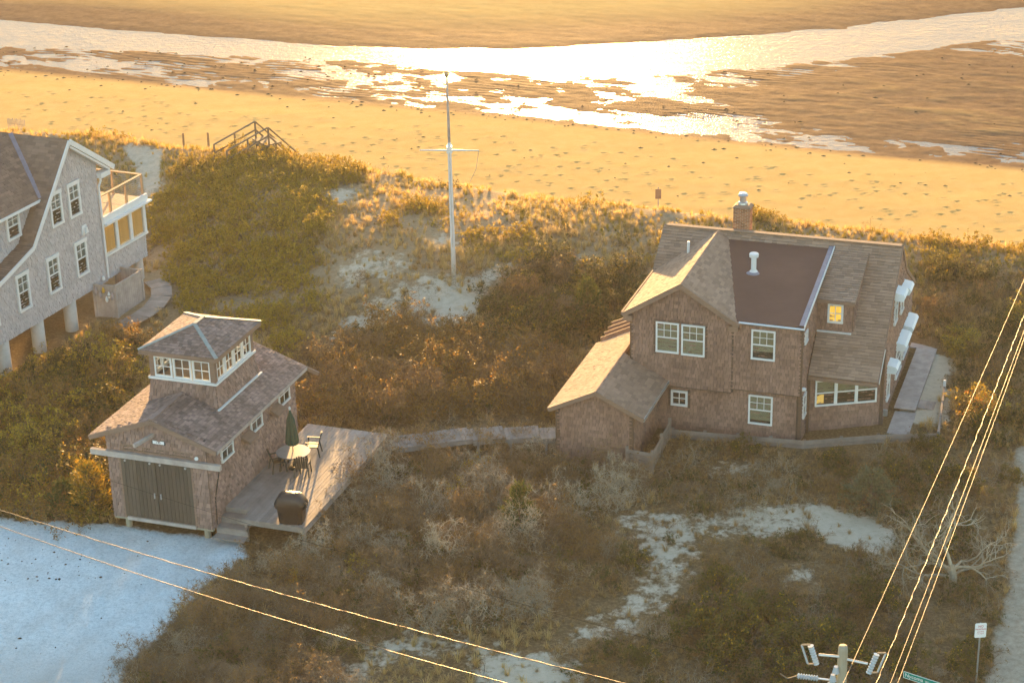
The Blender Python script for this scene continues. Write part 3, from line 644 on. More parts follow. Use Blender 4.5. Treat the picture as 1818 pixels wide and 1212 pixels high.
    slab('dormer_roof', [(4.93, 3.1, 5.21), (6.47, 3.1, 5.21), (6.47, 6.3, 6.19), (4.93, 6.3, 6.19)], 'roof_shingle', root, .12, 'roof_shingle', exposure=.15, wmin=.2, wmax=.45, thick=.022, seed=23)
    mb = MB(); mb.bar((4.93, 3.08, 5.14), (6.47, 3.08, 5.14), .04, .13); mb.build('fascia', MATS['trim_brown'], root)
    mb = MB(); mb.bar((4.95, 3.2, 3.80), (6.35, 3.2, 3.80), .1, .05); mb.build('sill_flashing', MATS['trim_white'], root)
    window(root, (5.35, 3.275, 4.19), X, FRONT, .64, .84, .085, 'four', None, glow='lamp_glow')
    # --- windows
    window(root, (-1.05, .275, 3.40), X, FRONT, .96, 1.32, .07); window(root, (0.01, .275, 3.38), X, FRONT, .97, 1.33, .07)
    mb = MB(); mb.box(-1.14, 1.07, .24, .285, 4.72, 4.80); mb.box(-1.14, -1.055, .245, .285, 3.3, 4.72); mb.box(.985, 1.07, .245, .285, 3.3, 4.72); mb.build('window_casing', MATS['trim_dark'], root)
    window(root, (2.86, .305, 3.52), X, FRONT, .97, 1.28, .07, cover=.75)
    window(root, (2.76, .555, .56), X, FRONT, .99, 1.28, .07, cover=.9)
    window(root, (-.47, .555, .97), X, FRONT, .70, .68, .09, 'four', None)
    for x in (-.58, .235):
        mb = MB(); mb.box(x, x + .105, .52, .565, .9, 1.72); mb.build('window_casing', MATS['trim_dark'], root)
    # porch band of three
    d = Vector((2.74, 1.4, 0)).normalized(); nrm = Vector((d.y, -d.x, 0)); o = Vector((4.98, 1.7, 0)) + nrm * .025
    for i in range(3):
        window(root, o + d * (.25 + i * .865) + Vector((0, 0, 1.06)), d, nrm, .865, 1.15, .065, 'plain', 'blind', cover=.55)
    mb = MB(); mb.obox(o + Vector((0, 0, 1.06)), d, Vector((0, 0, 1)), nrm, .33, .62, .12, .50, .0293, .0298); mb.build('table_lamp', MATS['lamp_glow_soft'], root)
    # side windows of the tall block
    window(root, (4.90, .62, 4.2), Yv, X, .55, .5, .07, 'four', None); window(root, (4.90, .75, .9), Yv, X, .6, 1.0, .07, 'plain', None)
    mb = MB(); mb.lathe([(.02, 0), (.10, .02), (.12, .1), (.05, .14)], (4.97, .55, 2.25), 10); mb.build('wall_lamp', MATS['trim_white'], root)
    # --- east end: windows under white canopies
    for (v, z, ww, hh) in ((5.2, 3.5, .8, 1.35), (7.0, 3.3, .8, 1.15), (4.05, .55, .75, 1.55), (6.5, .5, 1.5, 1.6), (8.5, .6, 1.5, 1.5)):
        window(root, (7.748, v, z), Yv, X, ww, hh, .075, 'fourone', 'blind', cover=.3)
        zt = z + hh; mb = MB()
        mb.prism([(7.73, v - .06, zt - .22), (8.12, v - .06, zt - .22), (8.2, v - .06, zt - .04), (8.12, v - .06, zt + .08), (7.73, v - .06, zt + .16)], (0, -(ww + .12), 0))
        mb.build('window_canopy', MATS['awning_white'], root)
    mb = MB(); mb.box(7.73, 7.95, 3.35, 3.5, .25, .5); mb.build('meter_box', MATS['galvanized'], root)
    # --- chimney
    ch = MB(); ch.box(.52, 1.22, 7.02, 7.60, 4.8, 7.40); c = ch.build('chimney', MATS['mortar'], root); bm_ = MB(); rnd = random.Random(4)
    for k in range(38):
        z = 4.9 + k * .066
        for (x0, x1, y, ax) in ((.52, 1.22, 7.02, 0), (7.02, 7.60, 1.22, 1)):
            x = x0 - (0.1 if k % 2 else 0)
            while x < x1 - .02:
                a, e = max(x, x0) + .004, min(x + .2, x1) - .004; t = .008 + .006 * rnd.random()
                if e - a > .03:
                    if ax == 0: bm_.box(a, e, y - t, y + .01, z, z + .056)
                    else: bm_.box(y - .01, y + t, a, e, z, z + .056)
                x += .208
    q = bm_.build('bricks', MATS['brick'], c); q['kind'] = 'stuff'
    mb = MB(); mb.hexa([(.47, 6.97, 7.40), (1.27, 6.97, 7.40), (1.27, 7.65, 7.40), (.47, 7.65, 7.40), (.58, 7.08, 7.52), (1.16, 7.08, 7.52), (1.16, 7.54, 7.52), (.58, 7.54, 7.52)]); mb.build('chimney_crown', MATS['trim_brown'], c)
    mb = MB(); mb.lathe([(.22, 7.5), (.2, 7.6), (.14, 7.64), (.14, 7.84), (.2, 7.86), (.22, 7.93), (.16, 8.0), (.03, 8.02)], (.87, 7.3, 0), 14); mb.build('flue_cap', MATS['galvanized'], c)
    # --- pipes
    mb = MB(); mb.tube([(-.94, 5.09, 5.8), (-.94, 5.09, 6.42)], .06, 10); mb.build('vent_pipe', MATS['trim_white'], root)
    mb = MB(); mb.lathe([(.2, 5.74), (.15, 5.84), (.11, 5.86), (.11, 6.42), (.19, 6.44), (.2, 6.56), (.17, 6.6), (.02, 6.62)], (2.1, 3.98, 0), 16); mb.build('vent_pipe', MATS['trim_white'], root)
    mb = MB(); mb.lathe([(.33, 5.735), (.32, 5.76), (.16, 5.8)], (2.1, 3.98, 0), 18); mb.build('pipe_boot', MATS['lead'], root)
    # --- low wing in front
    slab('wall', [(-4.14, -3.31, -.7), (-1.05, -3.31, -.7), (-1.05, -3.31, 2.28), (-2.46, -3.31, 2.98), (-4.14, -3.31, 2.15)], 'trim_brown', root, .12, 'wall_shingle', seed=31)
    slab('wall', [(-1.05, -3.31, -.7), (-1.05, .45, -.7), (-1.05, .45, 2.28), (-1.05, -3.31, 2.28)], 'trim_brown', root, .12, 'wall_shingle', seed=32)
    slab('wall', [(-4.14, 3.2, -.7), (-4.14, -3.31, -.7), (-4.14, -3.31, 2.15), (-4.14, 3.2, 2.15)], 'trim_brown', root, .12, 'wall_shingle', seed=33)
    slab('wall', [(-2.1, 3.1, -.7), (-4.14, 3.1, -.7), (-4.14, 3.1, 2.15), (-2.46, 3.1, 3.0), (-2.1, 3.1, 2.8)], 'trim_brown', root, .12)
    k = .487
    q = slab('wing_roof', [(-4.41, -3.61, 2.15), (-2.46, -3.61, 3.1), (-2.46, 3.25, 3.1), (-4.41, 3.25, 2.15)], 'roof_shingle', root, .12)
    shingles([(-4.41, 3.25, 2.15), (-4.41, -3.61, 2.15), (-2.46, -3.61, 3.1), (-2.46, 3.25, 3.1)], 'roof_shingle', q, .15, .2, .45, .022, seed=34)
    q = slab('wing_roof', [(-.51, -3.61, 2.15), (-.51, .42, 2.15), (-2.46, .42, 3.1), (-2.46, -3.61, 3.1)], 'roof_shingle', root, .12)
    shingles([(-.51, -3.61, 2.15), (-.51, .42, 2.15), (-2.46, .42, 3.1), (-2.46, -3.61, 3.1)], 'roof_shingle', q, .15, .2, .45, .022, seed=35)
    for s in (-1, 1):
        mb = MB(); mb.bar((-2.46, -3.6, 3.03), (-2.46 + s * 1.96, -3.6, 3.03 - 1.96 * k), .08, .17); mb.build('rake_board', MATS['trim_brown'], root)
    for x in (-4.12, -1.07):
        mb = MB(); mb.box(x - .08, x + .08, -3.36, -3.25, -.7, 2.1); mb.build('corner_board', MATS['trim_dark'], root)
    mb = MB(); mb.bar((-4.43, -3.61, 2.11), (-4.43, 3.25, 2.11), .05, .12); mb.build('fascia', MATS['trim_brown'], root)
    mb = MB(); mb.bar((-.49, -3.61, 2.11), (-.49, .42, 2.11), .05, .12); mb.build('gutter', MATS['galvanized'], root)
    # stepped lath screen at the far end of the wing
    for i in range(4):
        v = 3.5 + .36 * i
        board('lath', (-4.32 + .06 * i, v, 2.24 + .10 * i), (-2.2, v, 3.27 + .055 * i), .05, .16, 'trim_brown', root)
    return root
main_house()

# ================================================================== boathouse with lookout
def boathouse():
    F = BH; root = empty('boathouse', F.o, F.yaw); X, Yv, FRONT = Vector((1, 0, 0)), Vector((0, 1, 0)), Vector((0, -1, 0))
    tag(root, 'small shingled boathouse with square lookout tower and plank doors', 'boathouse')
    W, D = 4.148, 7.7; s = .359
    # shell
    slab('wall', [(0, 0, 0), (W, 0, 0), (W, 0, 3.62), (W / 2, 0, 4.30), (0, 0, 3.62)], 'trim_brown', root, .14, 'boat_shingle', seed=1,
         holes=[[(.5, 0, -.1), (3.5, 0, -.1), (3.5, 0, 2.6), (.5, 0, 2.6)]])
    slab('wall', [(W, 0.001, 0), (W, D, 0), (W, D, 3.58), (W, 0.001, 3.58)], 'trim_brown', root, .14, 'boat_shingle', seed=2)
    slab('wall', [(0, D, 0), (0, 0.001, 0), (0, 0.001, 3.58), (0, D, 3.58)], 'trim_brown', root, .14, 'boat_shingle', seed=3)
    slab('wall', [(W, D, 0), (0, D, 0), (0, D, 3.58), (W / 2, D, 4.3), (W, D, 3.58)], 'trim_brown', root, .14)
    q = slab('roof', [(4.703, -.2, 3.4), (4.703, 7.85, 3.4), (W / 2, 7.85, 4.342), (W / 2, -.2, 4.342)], 'boat_roof', root, .12)
    shingles([(4.703, -.2, 3.4), (4.703, 7.85, 3.4), (W / 2, 7.85, 4.342), (W / 2, -.2, 4.342)], 'boat_roof', q, .14, .09, .22, .02, seed=4)
    q = slab('roof', [(-.6, 7.85, 3.385), (-.6, -.2, 3.385), (W / 2, -.2, 4.342), (W / 2, 7.85, 4.342)], 'boat_roof', root, .12)
    shingles([(-.6, 7.85, 3.385), (-.6, -.2, 3.385), (W / 2, -.2, 4.342), (W / 2, 7.85, 4.342)], 'boat_roof', q, .14, .09, .22, .02, seed=5)
    mb = MB(); mb.bar((W / 2, -.2, 4.365), (W / 2, 2.3, 4.365), .2, .03); mb.build('ridge_cap', MATS['boat_roof'], root)
    for x, z in ((-.6, 3.30), (4.703, 3.31)):
        mb = MB(); mb.bar((W / 2, -.22, 4.25), (x, -.22, z), .07, .17); mb.build('rake_board', MATS['trim_brown'], root)
        mb = MB(); mb.bar((x, -.2, z + .02), (x, 7.85, z + .02), .05, .12); mb.build('fascia', MATS['weathered'], root)
    mb = MB(); mb.bar((W / 2, 7.87, 4.25), (5.2, 7.87, 3.13), .07, .17); mb.build('rake_board', MATS['trim_brown'], root)
    for x in (.45, 3.46):
        mb = MB(); mb.box(x, x + .09, -.05, .02, 0, 2.62); mb.build('door_casing', MATS['trim_brown'], root)
    # doors of vertical planks
    for lx, rx in ((.54, 1.975), (2.005, 3.46)):
        mb = MB(); mb.box(lx, rx, -.03, .05, .08, 2.62); dr = mb.build('door', MATS['door_wood'], root); n = 9; pw = (rx - lx) / n
        for i in range(n):
            mb = MB(); mb.box(lx + i * pw + .006, lx + (i + 1) * pw - .006, -.055, -.028, .09, 2.6); mb.build('plank', MATS['door_wood'], dr)
        hx = rx - .12 if lx < 1 else lx + .12
        mb = MB(); mb.box(hx - .02, hx + .02, -.10, -.055, 1.0, 1.22); mb.build('handle', MATS['galvanized'], dr)
        for x in (lx + .2, rx - .2):
            mb = MB(); mb.tube([(x, -.10, 2.45), (x, -.05, 2.45)], .04, 8); mb.build('roller', MATS['galvanized'], dr)
    mb = MB(); mb.box(-.62, W + .62, -.22, -.06, 2.60, 2.82); mb.build('track_beam', MATS['weathered'], root)
    mb = MB(); mb.box(.62, 3.5, -.12, -.01, -.05, .08); mb.build('threshold', MATS['weathered'], root)
    mb = MB(); mb.box(.70, 3.52, -.05, .02, 2.84, 2.9); mb.box(.70, 3.52, -.05, .02, 3.06, 3.12); mb.box(.62, .70, -.05, .02, 2.84, 3.12); mb.box(3.52, 3.60, -.05, .02, 2.84, 3.12); tr = mb.build('transom', MATS['trim_brown'], root)
    mb = MB(); mb.box(.70, 3.52, -.028, -.02, 2.9, 3.06); mb.build('pane', MATS['room_dark'], tr)
    for i in range(1, 13):
        x = .70 + i * 2.82 / 13; mb = MB(); mb.box(x - .014, x + .014, -.045, -.012, 2.9, 3.06); mb.build('muntin', MATS['trim_brown'], tr)
    board('hoist_beam', (2.05, .05, 3.66), (1.72, -.95, 3.58), .11, .13, 'weathered', root)
    mb = MB(); mb.box(1.95, 2.50, -.05, -.022, 3.28, 3.46); pl = mb.build('number_plate', MATS['ink_black'], root)
    mb = MB(); mb.box(1.99, 2.46, -.056, -.05, 3.305, 3.435); mb.build('plate_face', MATS['sign_white'], pl)
    text(pl, '145', .13, (2.225, -.059, 3.37), (R(90), 0, 0), 'ink_black')
    for (x, y, z, dx, dy) in ((3.75, -.08, 2.95, .1, -.15), (4.30, 7.62, 3.16, .22, .0)):
        mb = MB(); mb.tube([(x, y, z), (x + dx, y + dy, z + .06)], [.03, .075], 10); mb.build('flood_lamp', MATS['trim_white'], root)
    for x in (.38, 3.72):
        for y in (.35, 3.8, 7.2):
            mb = MB(); mb.tube([(x, y, -.75), (x, y, .0)], .13, 10); mb.build('post', MATS['pole_wood'], root)
    mb = MB(); mb.box(0, W, -.02, .14, -.09, .0); mb.build('sill_beam', MATS['pole_wood'], root)
    # side windows and flower boxes
    for v in (1.0, 3.55, 6.1):
        window(root, (W + .034, v, 2.28), Yv, X, 1.0, .86, .07, 'four', None)
    for v in (2.75, 5.3):
        mb = MB(); mb.prism([(W + .01, v, 2.42), (W + .42, v, 2.28), (W + .42, v, 2.36), (W + .01, v, 2.58)], (0, -.75, 0)); mb.build('lamp_hood', MATS['trim_brown'], root)
    mb = MB(); mb.tube([(W + .06, .25, .1), (W + .06, .3, 1.2), (W + .07, .8, 2.2)], .025, 6); mb.build('hose', MATS['wire_black'], root)
    # lookout tower: flared shingled base, glazed room, hipped roof
    a0, a1, b0, b1, zs = .72, 3.43, 2.49, 5.77, 4.757; c0, c1, d0, d1 = .60, 3.58, 2.30, 5.92; zb = 3.6
    tw = slab('tower_wall', [(c0, d0, zb), (c1, d0, zb), (a1, b0, zs), (a0, b0, zs)], 'trim_brown', root, .1, 'boat_shingle', seed=6)
    slab('tower_wall', [(c1, d0, zb), (c1, d1, zb), (a1, b1, zs), (a1, b0, zs)], 'trim_brown', root, .1, 'boat_shingle', seed=7)
    slab('tower_wall', [(c0, d1, zb), (c0, d0, zb), (a0, b0, zs), (a0, b1, zs)], 'trim_brown', root, .1, 'boat_shingle', seed=8)
    slab('tower_wall', [(c1, d1, zb), (c0, d1, zb), (a0, b1, zs), (a1, b1, zs)], 'trim_brown', root, .1, 'boat_shingle', seed=9)
    mb = MB(); mb.bar((3.63, 2.2, 3.845), (3.63, 5.95, 3.845), .09, .05); mb.build('base_flashing', MATS['trim_white'], root)
    mb = MB(); mb.box(c0 + .2, c1 - .2, d0 + .2, d1 - .2, 4.5, 4.62); mb.build('tower_floor', MATS['lumber'], root)
    for (p, q) in (((a0 - .06, b0 - .03), (a1 + .06, b0 - .03)), ((a1 + .03, b0 - .06), (a1 + .03, b1 + .06)), ((a0 - .03, b0 - .06), (a0 - .03, b1 + .06)), ((a0 - .06, b1 + .03), (a1 + .06, b1 + .03))):
        mb = MB(); mb.bar((p[0], p[1], zs + .03), (q[0], q[1], zs + .03), .12, .09); mb.build('window_ledge', MATS['trim_white'], root)
    for x in (a0 + .08, a1 - .08):
        for y in (b0 + .08, b1 - .08):
            mb = MB(); mb.box(x - .1, x + .1, y - .1, y + .1, zs, 5.92); mb.build('tower_post', MATS['trim_brown'], root)
    def tower_window(o, a, n, w, h):
        o, a, n = Vector(o), Vector(a), Vector(n); b = Vector((0, 0, 1)); mb = MB(); f = .075
        mb.obox(o, a, b, n, 0, w, 0, f, -.03, .04); mb.obox(o, a, b, n, 0, w, h - f, h, -.03, .04); mb.obox(o, a, b, n, 0, f, f, h - f, -.03, .04); mb.obox(o, a, b, n, w - f, w, f, h - f, -.03, .04)
        wn_ = mb.build('window', MATS['trim_white'], root); mb = MB()
        mb.obox(o, a, b, n, w / 2 - .014, w / 2 + .014, f, h - f, -.016, .016); mb.obox(o, a, b, n, f, w - f, h * .5 - .014, h * .5 + .014, -.0165, .0165); mb.build('muntin', MATS['trim_white'], wn_)
        mb = MB(); mb.obox(o, a, b, n, f, w - f, f, h - f, -.003, .003); mb.build('pane', MATS['clear_pane'], wn_)
    hwin = .86; ww = (a1 - a0 - .32 - .1) / 3
    for i in range(3):
        tower_window((a0 + .16 + i * (ww + .05), b0 + .03, zs + .075), X, FRONT, ww, hwin)
        tower_window((a0 + .16 + i * (ww + .05), b1 - .03, zs + .075), X, -FRONT, ww, hwin)
    w4 = (b1 - b0 - .32 - .15) / 4
    for i in range(4):
        tower_window((a1 - .03, b0 + .16 + i * (w4 + .05), zs + .075), Yv, X, w4, hwin)
        tower_window((a0 + .03, b0 + .16 + i * (w4 + .05), zs + .075), Yv, -X, w4, hwin)
    t0, t1, s0, s1, zt = .43, 3.72, 2.195, 6.064, 5.964; A, B = (2.075, 3.75, 6.58), (2.075, 4.5, 6.58)
    mb = MB(); mb.box(t0, t1, s0, s1, zt - .17, zt - .01); mb.build('tower_soffit', MATS['trim_brown'], root)
    for k_, poly in enumerate(([(t0, s0, zt), (t1, s0, zt), A], [(t1, s0, zt), (t1, s1, zt), B, A], [(t1, s1, zt), (t0, s1, zt), B], [(t0, s1, zt), (t0, s0, zt), A, B])):
        slab('tower_roof', poly, 'boat_roof', root, .05, 'boat_roof', exposure=.14, wmin=.09, wmax=.22, thick=.02, seed=60 + k_, lift=.006)
    for (p, q) in (((t0, s0), A), ((t1, s0), A), ((t1, s1), B), ((t0, s1), B)):
        mb = MB(); mb.bar((p[0], p[1], zt + .03), (q[0], q[1], q[2] + .03), .15, .025); mb.build('hip_cap', MATS['copper_green'], root)
    mb = MB(); mb.bar((A[0], A[1], 6.615), (B[0], B[1], 6.615), .15, .03); mb.build('hip_cap', MATS['copper_green'], root)
    return root
boathouse()

# ================================================================== neighbour on piers
def neighbour():
    F = LH; root = empty('gray_house', F.o, F.yaw); tag(root, 'tall gray shingled house raised on white piers with roof deck', 'house')
    X, Yv, OUT = Vector((1, 0, 0)), Vector((0, 1, 0)), Vector((0, -1, 0)); zb = 2.12
    gable = [(-12, 0, zb), (0, 0, zb), (0.02, 0, 8.2), (-2.14, 0, 9.62), (-3.81, 0, 7.7), (-5.58, 0, 5.7), (-7.79, 0, 5.0), (-12, 0, 3.9)]
    slab('wall', gable, 'gray_shingle', root, .2, 'gray_shingle', seed=1, exposure=.14)
    slab('wall', [(0.0, 0.0, zb), (0, 9, zb), (0, 9, 8.2), (0, 0.0, 8.2)], 'gray_shingle', root, .2)
    mb = MB(); mb.box(-12, -.05, .25, 9, zb, zb + .3); mb.build('floor_deck', MATS['trim_brown'], root)
    # roofs
    prof = [(-2.14, 9.76), (-3.81, 7.81), (-5.58, 5.81), (-7.79, 5.15), (-12, 4.05)]
    for i in range(4):
        (x0, z0), (x1, z1) = prof[i], prof[i + 1]
        slab('roof', [(x1, 3.6, z1), (x1, -.28, z1), (x0, -.28, z0), (x0, 3.6, z0)], 'brown_roof', root, .12, 'brown_roof', exposure=.15, wmin=.2, wmax=.45, thick=.014, seed=10 + i)
        mb = MB(); mb.bar((x0, -.30, z0 - .06), (x1, -.30, z1 - .06), .06, .18); mb.build('rake_board', MATS['trim_white'], root)
    slab('roof', [(1.07, -.28, 7.59), (1.07, 9, 7.59), (-2.14, 9, 9.76), (-2.14, -.28, 9.76)], 'brown_roof', root, .12, 'brown_roof', exposure=.15, wmin=.2, wmax=.45, thick=.014, seed=15)
    mb = MB(); mb.bar((-2.14, -.30, 9.68), (1.07, -.30, 7.51), .07, .24); mb.build('rake_board', MATS['trim_white'], root)
    mb = MB(); mb.bar((-2.1, -.16, 9.42), (.75, -.16, 7.50), .28, .10); mb.build('soffit_board', MATS['trim_white'], root)
    mb = MB(); mb.box(.0, .75, -.3, .1, 7.25, 7.5); mb.build('eave_return', MATS['trim_white'], root)
    # cross roof with its recessed wall
    slab('wall', [(-12, .6, 5.0), (-3.9, .6, 5.0), (-3.9, .6, 7.75), (-12, .6, 7.75)], 'gray_shingle', root, .2, 'gray_shingle', seed=3, exposure=.14)
    slab('roof', [(-12, .22, 7.5), (-4.08, .22, 7.5), (-2.2, 2.9, 9.72), (-12, 2.9, 9.72)], 'brown_roof', root, .12, 'brown_roof', exposure=.15, wmin=.2, wmax=.45, thick=.014, seed=20)
    slab('roof', [(-2.14, 6.0, 7.2), (-12, 6.0, 7.2), (-12, 2.9, 9.72), (-2.14, 2.9, 9.72)], 'brown_roof', root, .12)
    mb = MB(); mb.bar((-4.05, .2, 7.56), (-2.2, 2.88, 9.78), .2, .03, (-.5, -.3, .8)); mb.build('valley_flashing', MATS['lead'], root)
    mb = MB(); mb.bar((-12, .19, 7.44), (-4.1, .19, 7.44), .06, .12); mb.build('fascia', MATS['trim_white'], root)
    window(root, (-6.28, .57, 6.17), X, OUT, .96, 1.22, .11, 'fourone', 'sash_reflection', depth=.09, cover=.52)
    # windows of the tall wall
    for (u, z, h) in ((-2.42, 6.02, 1.64), (-3.84, 6.05, 1.61), (-2.36, 3.1, 1.7), (-4.56, 3.08, 1.73), (-6.87, 3.06, 1.76), (-9.2, 3.06, 1.76)):
        window(root, (u, -.026, z), X, OUT, .92, h, .115, 'fourone', 'sash_reflection', depth=.09, head=.035, cover=.52)  # gray upper panels imitate reflecting panes
    mb = MB(); mb.box(-2.5, -2.26, -.1, -.02, 8.95, 9.25); mb.build('gable_vent', MATS['trim_white'], root)
    mb = MB(); mb.box(-1.62, -1.25, -.08, -.02, 4.95, 5.42); mb.prism([(-1.56, -.22, 5.05), (-1.31, -.22, 5.05), (-1.37, -.22, 5.32), (-1.5, -.22, 5.32)], (0, -.16, 0)); mb.build('vent_hood', MATS['trim_white'], root)
    mb = MB(); mb.lathe([(.03, 0), (.09, .05), (.07, .2), (.02, .24)], (-.45, -.12, 2.3), 10); mb.build('wall_lamp', MATS['trim_white'], root)
    mb = MB(); mb.tube([(.12, -.1, 7.4), (.1, -.16, 7.1), (-.02, -.1, 6.85), (-.02, -.1, 2.3)], .055, 8); mb.build('downspout', MATS['trim_white'], root)
    # sun porch with roof deck
    p0, p1, back = .05, 3.62, 3.6
    slab('porch_wall', [(p0, .1, 2.12), (p1, .1, 2.12), (p1, .1, 3.3), (p0, .1, 3.3)], 'gray_shingle', root, .15, 'gray_shingle', seed=5, exposure=.14)
    slab('porch_wall', [(p1, .1, 2.12), (p1, back, 2.12), (p1, back, 3.3), (p1, .1, 3.3)], 'gray_shingle', root, .15, 'gray_shingle', seed=6, exposure=.14)
    mb = MB(); mb.box(p0, p1, .1, back, 2.1, 2.2); mb.build('porch_floor', MATS['trim_brown'], root)
    n = 3; pw = (p1 - p0) / n
    for i in range(n + 1):
        mb = MB(); x = p0 + i * pw; mb.box(x - .1, x + .1, .0, .14, 3.38, 4.72); mb.build('porch_post', MATS['trim_white'], root)
    for i in range(n):
        x0, x1 = p0 + i * pw + .1, p0 + (i + 1) * pw - .1
        mb = MB(); mb.box(x0, x1, .06, .07, 3.38, 4.72); pn = mb.build('porch_window', MATS['pane'], root); mb = MB(); m = 26
        for j in range(m):
            a, b = x0 + (x1 - x0) * j / m, x0 + (x1 - x0) * (j + 1) / m; ya, yb = .16 + .035 * math.sin(j * 2.1), .16 + .035 * math.sin((j + 1) * 2.1)
            mb.quad((a, ya, 3.4), (b, yb, 3.4), (b, yb, 4.7), (a, ya, 4.7))
        mb.build('curtain', MATS['curtain'], pn)
    mb = MB(); mb.box(p1 - .05, p1 + .06, .05, back, 3.38, 4.72); mb.build('porch_window', MATS['pane'], root)
    mb = MB(); mb.box(p0, p1 + .08, -.06, .16, 3.28, 3.38); mb.build('porch_sill', MATS['trim_white'], root)
    mb = MB(); mb.box(p0, p1 + .06, -.03, .14, 4.72, 4.90); mb.box(p0, p1 + .32, -.30, .2, 4.90, 4.98); mb.build('porch_cornice', MATS['trim_white'], root)
    mb = MB(); mb.box(p0, p1 + .2, -.12, .0, 4.982, 5.3); mb.build('deck_fascia', MATS['trim_white'], root)
    for i in range(23):
        mb = MB(); y = .02 + i * .155; mb.box(p0, p1 + .15, y, y + .145, 5.0, 5.10); mb.build('deck_plank', MATS['lumber'], root)
    rz = 6.28; rail = empty('deck_railing', (0, 0, 0)); rail.parent = root
    for a, b in (((p0 + .15, .05, rz), (p1 + .08, .05, rz)), ((p1 + .08, .05, rz), (p1 + .08, back - .2, rz))):
        mb = MB(); mb.bar(a, b, .14, .045); mb.build('rail', MATS['lumber'], rail)
    for (x, y) in ((.95, .05), (2.3, .05), (p1 + .08, .05), (p1 + .08, 1.75), (p1 + .08, back - .25)):
        mb = MB(); mb.box(x - .05, x + .05, y - .05, y + .05, 5.1, rz - .02); mb.build('post', MATS['lumber'], rail)
    for z in [5.22 + .105 * i for i in range(10)]:
        mb = MB(); mb.tube([(p0 + .2, .05, z), (p1 + .08, .05, z), (p1 + .08, back - .25, z)], .004, 4); mb.build('cable', MATS['galvanized'], rail)
    # piers
    for u in (-10.4, -7.95, -5.35, -2.8, -.35):
        for v in (.25, 4.5):
            if u > -1 and v < 1: continue
            mb = MB(); mb.tube([(u, v, -.2), (u, v, 2.12)], [.31, .31], 20); mb.build('pier', MATS['pier'], root, True)
    mb = MB(); mb.tube([(3.3, .45, .4), (3.3, .45, 2.12)], .25, 16); mb.build('pier', MATS['pier'], root, True)
    # upper rear roof at the frame edge
    slab('roof', [(-9, 4.2, 8.6), (-4.6, 4.2, 8.6), (-4.6, 5.6, 10.6), (-9, 5.6, 10.6)], 'brown_roof', root, .15, 'brown_roof', exposure=.15, wmin=.2, wmax=.45, thick=.014, seed=30)
    return root
neighbour()

